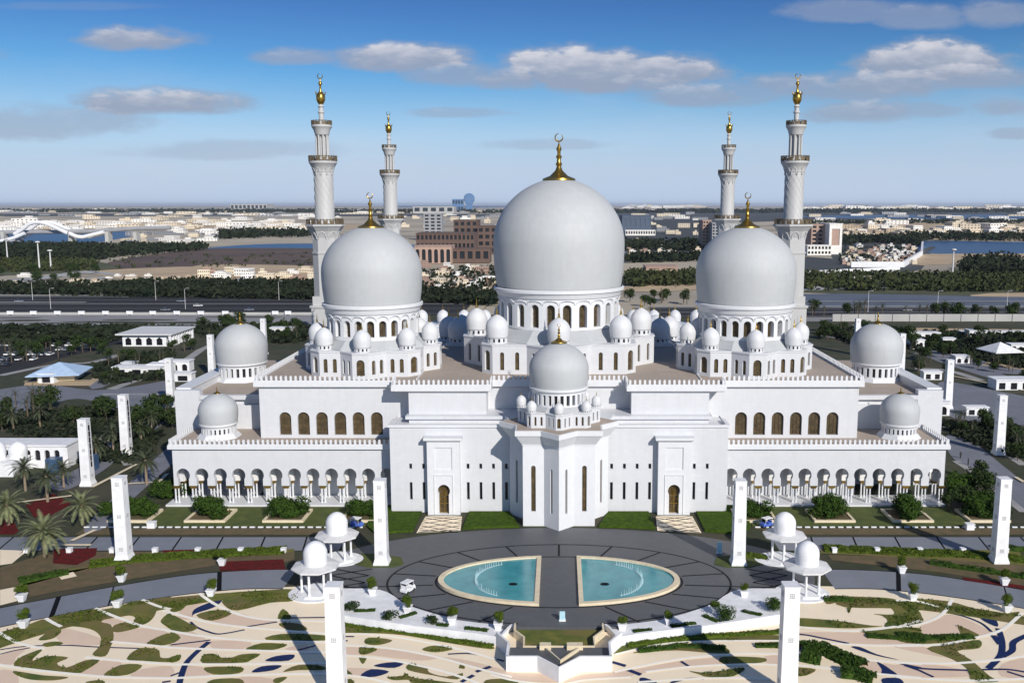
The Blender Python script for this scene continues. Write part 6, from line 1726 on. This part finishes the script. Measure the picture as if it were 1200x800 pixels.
def mast(px, py0, py1, label):
    x, y = G(px, py1); h = Zat(py0, y); root = empty('floodlight_mast', (x, y, 0), 0, label=label, cat='mast')
    m = MB(); m.tube([(0, 0, 0), (0, 0, h)], [.9, .5], 8); m.build('pole', paleroof, root)
    m = MB(); m.lathe([(.6, h - 1), (2.4, h), (2.4, h + 1), (.5, h + 1.4)], 0, 0, 10); m.build('lamp_head', paleroof, root)
mast(46.5, 284, 317, 'tall pale floodlight mast before the left tree belt, tallest of three'); mast(60, 294, 317, 'shorter pale mast right of the tallest left one'); mast(9, 281, 305, 'pale mast at the far left edge of the scrub')
mast(1116, 293, 323, 'tall pale floodlight mast on the sand beach at the right'); mast(321, 229, 245, 'thin mast on the horizon left of the minaret'); mast(13, 240, 248, 'dark distant mast at the left horizon')
# villa quarter wall
m = MB(); thickwall(m, [G(*p) for p in ((997, 313), (1058, 313), (1080, 299), (1081, 287))], 3, 0, 6, False); tag(m.build('boundary_wall', wallw, None, smooth=0), 'long white wall round the villa quarter at the right', 'wall')
m = MB(); thickwall(m, [G(*p) for p in ((944, 321), (1028, 317), (1054, 316))], 1.5, 0, 3, False); tag(m.build('boundary_wall', wallw, None, smooth=0), 'low white wall below the villa quarter', 'wall')
# cars
def car_mesh(m_):
    m = MB(); m.prism([(-.88, -2.2), (.88, -2.2), (.88, 2.2), (-.88, 2.2)], .35, .85, top=[(-.84, -2.15), (.84, -2.15), (.84, 2.12), (-.84, 2.12)])
    m.prism([(-.8, -1.0), (.8, -1.0), (.8, 1.7), (-.8, 1.7)], .85, 1.42, 1, top=[(-.66, -.4), (.66, -.4), (.66, 1.2), (-.66, 1.2)]); m.box(-.62, .62, -.35, 1.15, 1.425, 1.45)
    for a in (-.82, .82):
        for c in (-1.35, 1.35): m.tube([(a - .1, c, .33), (a + .1, c, .33)], .33, 10, 2)
    return mesh_of(m, [m_, glassd, rub], 30)
cpa = [wallw, mat('silver_paint', (.45, .46, .48), .3, .6, scale=2), mat('dark_paint', (.03, .035, .05), .3, scale=2), wallw]
cms = [car_mesh(c) for c in cpa]
rnd = random.Random(5)
for i in range(46):
    x = rnd.uniform(-600, 600); lane = rnd.choice((590, 600, 625, 655, 683)) if x < 0 else rnd.choice((575, 580, 598, 610)); 
    if abs(x) < 130: continue
    s = 'left' if x < 0 else 'right'
    o = link(cms[rnd.randrange(4)], 'car', None, (x, lane, .12)); o.rotation_euler = (0, 0, math.pi / 2); o.scale = (1.2, 1.3, 1.2); tag(o, 'small car driving on the %s highway' % s, 'car', 'cars on the %s highway' % s)
pk = [(0, 392), (130, 392), (125, 405), (60, 418), (0, 432)]
for i in range(70):
    px, py = rpt(pk, rnd); x, y = G(px, py); y = round(y / 14) * 14; x = round(x / 3.2) * 3.2
    o = link(cms[rnd.randrange(4)], 'car', None, (x + rnd.uniform(-.2, .2), y, .1)); o.rotation_euler = (0, 0, rnd.choice((0, math.pi)) + .05); tag(o, 'small car parked in the dark car park at the far left', 'car', 'cars in the left car park')
zone('car_park', asph, [(-60, 388), (140, 389), (132, 404), (70, 420), (0, 440), (-60, 445)], z=.0, far=False)

# more of the plain: pale strips, car park rows and houses dotted about
city(0, 120, 322, 336, 9, (10, 26), (2.5, 5), ['white', 'cream', 'grey'], 'low pale shed among the road ramps at the far left', 'sheds by the left ramps', (0, 2), 'shed', 'shed')
city(945, 1060, 318, 340, 13, (8, 24), (2, 4), ['white', 'cream', 'grey'], 'low pale shed in the grove below the villa quarter', 'sheds in the right grove', (0, 2), 'shed', 'shed')
zone('ramp', palec, [(0, 334), (0, 329), (60, 322), (100, 317), (140, 321), (140, 323), (98, 320), (60, 326)], [(40, 336), (44, 334), (120, 324), (124, 326)], [(260, 333), (262, 330), (300, 322), (303, 324)],
     [(940, 337), (1040, 336), (1040, 338), (940, 340)], [(1140, 324), (1200, 325), (1260, 325), (1260, 327), (1140, 326)])
grove([(0, 318), (110, 316), (120, 330), (0, 335)], 16, .9, 1.4, 'tree among the road ramps at the far left', 'trees by the left ramps', .2)

st_ = MB()
for y0, y1, x0, x1 in ((699, 706, -1200, -60), (650, 654, -1200, -330), (622, 627, 60, 1200), (655, 659, 150, 1200), (728, 733, -420, -120), (748, 752, -900, -200)): quadz(st_, x0, x1, y0, y1, .24)
st_.build('side_road', palec, smooth=0, kind='structure')
city(150, 262, 272, 285, 20, (8, 26), (2.5, 5), ['white', 'cream', 'white', 'grey'], 'white building between the left bridge and the lagoon trees', 'white buildings right of the left bridge', (0, 2), 'warehouse', 'building')
city(110, 236, 320, 330, 12, (6, 16), (2, 4), ['cream', 'white', 'tan'], 'small low house on the sand at the left end of the brown field', 'houses by the brown field')
belt([(120, 300), (400, 296), (400, 311), (140, 315)], 90, 1.8, 2.4, farleaf2, 'sparse scrub dotted over the brown field', 'scrub')
# paths, parking rows and planting between the mosque and the highways
pp = MB()
for pts, w in (([(232, 386), (262, 392), (300, 396), (352, 392)], 5), ([(300, 379), (356, 378)], 5), ([(0, 440), (60, 428), (110, 424), (150, 412)], 4), ([(130, 456), (175, 440), (214, 424), (235, 410)], 4), ([(120, 462), (190, 462)], 2.5),
               ([(235, 410), (262, 398)], 4), ([(0, 402), (60, 398), (140, 392)], 4), ([(990, 384), (1060, 390), (1110, 400), (1200, 420)], 5), ([(1065, 386), (1130, 388), (1200, 390)], 5), ([(1070, 414), (1110, 420), (1140, 432), (1200, 447)], 4),
               ([(1072, 432), (1110, 434), (1150, 446)], 4), ([(1130, 400), (1150, 410), (1200, 412)], 3), ([(960, 392), (1010, 402), (1040, 412)], 4), ([(1125, 505), (1160, 520), (1200, 545)], 2.5), ([(1120, 540), (1150, 560), (1200, 600)], 2.0), ([(100, 505), (130, 520), (150, 545)], 2)):
    strip(pp, GP(pts), w, .055)
pp.build('path', mat('pale_path_paving', (.33, .32, .31), .9, col2=(.25, .25, .26), scale=.1), smooth=0, kind='structure')
sp = MB()
for poly in ([(1062, 391), (1062, 384), (1200, 386), (1200, 393)], [(1150, 428), (1162, 420), (1200, 425), (1200, 433)], [(28, 452), (30, 446), (105, 446), (112, 441), (116, 444), (106, 452)]): sheet(sp, GP(poly), .07)
sp.build('sandy_strip', sand, smooth=0, kind='structure')
grove([(236, 380), (356, 379), (356, 400), (320, 402), (262, 396)], 26, .5, 1.0, 'dark tree on the grass between the white hall and the great left dome', 'trees right of the white hall', .3)
grove([(962, 388), (1062, 392), (1075, 410), (1000, 402)], 22, .5, 1.0, 'dark tree on the grass right of the great right dome', 'trees right of the great right dome', .3)
grove([(1068, 412), (1130, 436), (1110, 446), (1075, 440)], 12, .45, .85, 'dark tree just behind the right end hall', 'trees behind the right end hall', .4)
belt([(236, 384), (356, 382), (356, 402), (300, 402), (240, 396)], 420, 1.6, 2.6, farleaf, 'dark low planting right of the white hall', 'shrubs')
belt([(962, 386), (1062, 388), (1080, 410), (1000, 404)], 420, 1.6, 2.6, farleaf, 'dark low planting right of the great right dome', 'shrubs')
belt([(1080, 392), (1200, 393), (1200, 404), (1090, 402)], 320, 1.6, 2.6, farleaf, 'dark low planting along the long white wall', 'shrubs')
belt([(0, 384), (300, 386), (300, 390), (0, 392)], 380, 1.8, 2.4, farleaf, 'dark planting strip before the left service road', 'shrubs')
rk = random.Random(9)
for i in range(26):
    px, py = rpt([(236, 379), (356, 378), (356, 384), (240, 385)], rk) if i % 2 else rpt([(1000, 384), (1060, 385), (1060, 389), (1000, 388)], rk)
    x, y = G(px, py); o = link(cms[rk.randrange(4)], 'car', None, (x, y, .08)); o.rotation_euler = (0, 0, rk.choice((0, 1.57))); s_ = 'left' if i % 2 else 'right'
    tag(o, 'small car parked beside the service lane beyond the great %s dome' % s_, 'car', 'cars by the %s service lane' % s_)
for i, (px, py, w_, d_, h_, n_) in enumerate(((214, 447, 7, 4, 3, 1), (150, 434, 5, 4, 3, 1), (1112, 404, 6, 4, 3, 1), (1128, 426, 6, 5, 3, 2), (1093, 445, 7, 4, 3, 2), (1145, 487, 7, 3, 2.6, 2), (1022, 391, 14, 5, 3.4, 4), (330, 392, 12, 5, 3.4, 4), (280, 390, 7, 4, 3, 2), (1196, 412, 9, 5, 3.2, 3))):
    kiosk(px, py, w_, d_, h_, 'little white garden kiosk ' + ('before the left roof domes by the paved court', 'at the left end of the white pavilion row', 'left of the white pyramid canopy', 'below the white pyramid canopy', 'behind the right end hall near the pylon', 'below the right paved court', 'right of the great right dome', 'with dark openings left of the great left dome', 'right of the colonnaded hall', 'at the right edge beside the canopy')[i], n_)
city(260, 380, 263, 272, 22, (8, 26), (2.5, 5), ['white', 'cream', 'white'], 'white building just behind the lagoon trees at the left', 'white buildings behind the lagoon', (0, 2), 'warehouse', 'building')
city(735, 822, 246, 258, 22, (6, 20), (1.5, 3.5), ['white', 'grey', 'cream'], 'pale building on the far flat between the domes', 'far buildings between the domes', (0, 2), 'warehouse', 'building')
city(945, 1240, 249, 259, 30, (8, 26), (1.5, 3), ['white', 'grey', 'cream'], 'pale building scattered on the far mangrove flat at the right', 'buildings on the right flat', (0, 2), 'warehouse', 'building')
# ------------------------------------------------------------------ air
hz = bpy.data.materials.new('haze_air'); hz.use_nodes = True
T_ = NT(hz.node_tree); T_.n.remove(T_.n['Principled BSDF']); pvn = T_.n.new('ShaderNodeVolumePrincipled')
pvn.inputs['Color'].default_value = (.72, .80, .95, 1); pvn.inputs['Density'].default_value = 2.2e-5; pvn.inputs['Anisotropy'].default_value = .1
T_.l.new(pvn.outputs[0], T_.n['Material Output'].inputs['Volume'])
m = MB(); m.box(-41000, 41000, -2500, 61000, -1.6, 130); hzo = m.build('haze', hz, None, smooth=0, kind='stuff'); hzo['label'] = 'thin pale blue haze over the plain'
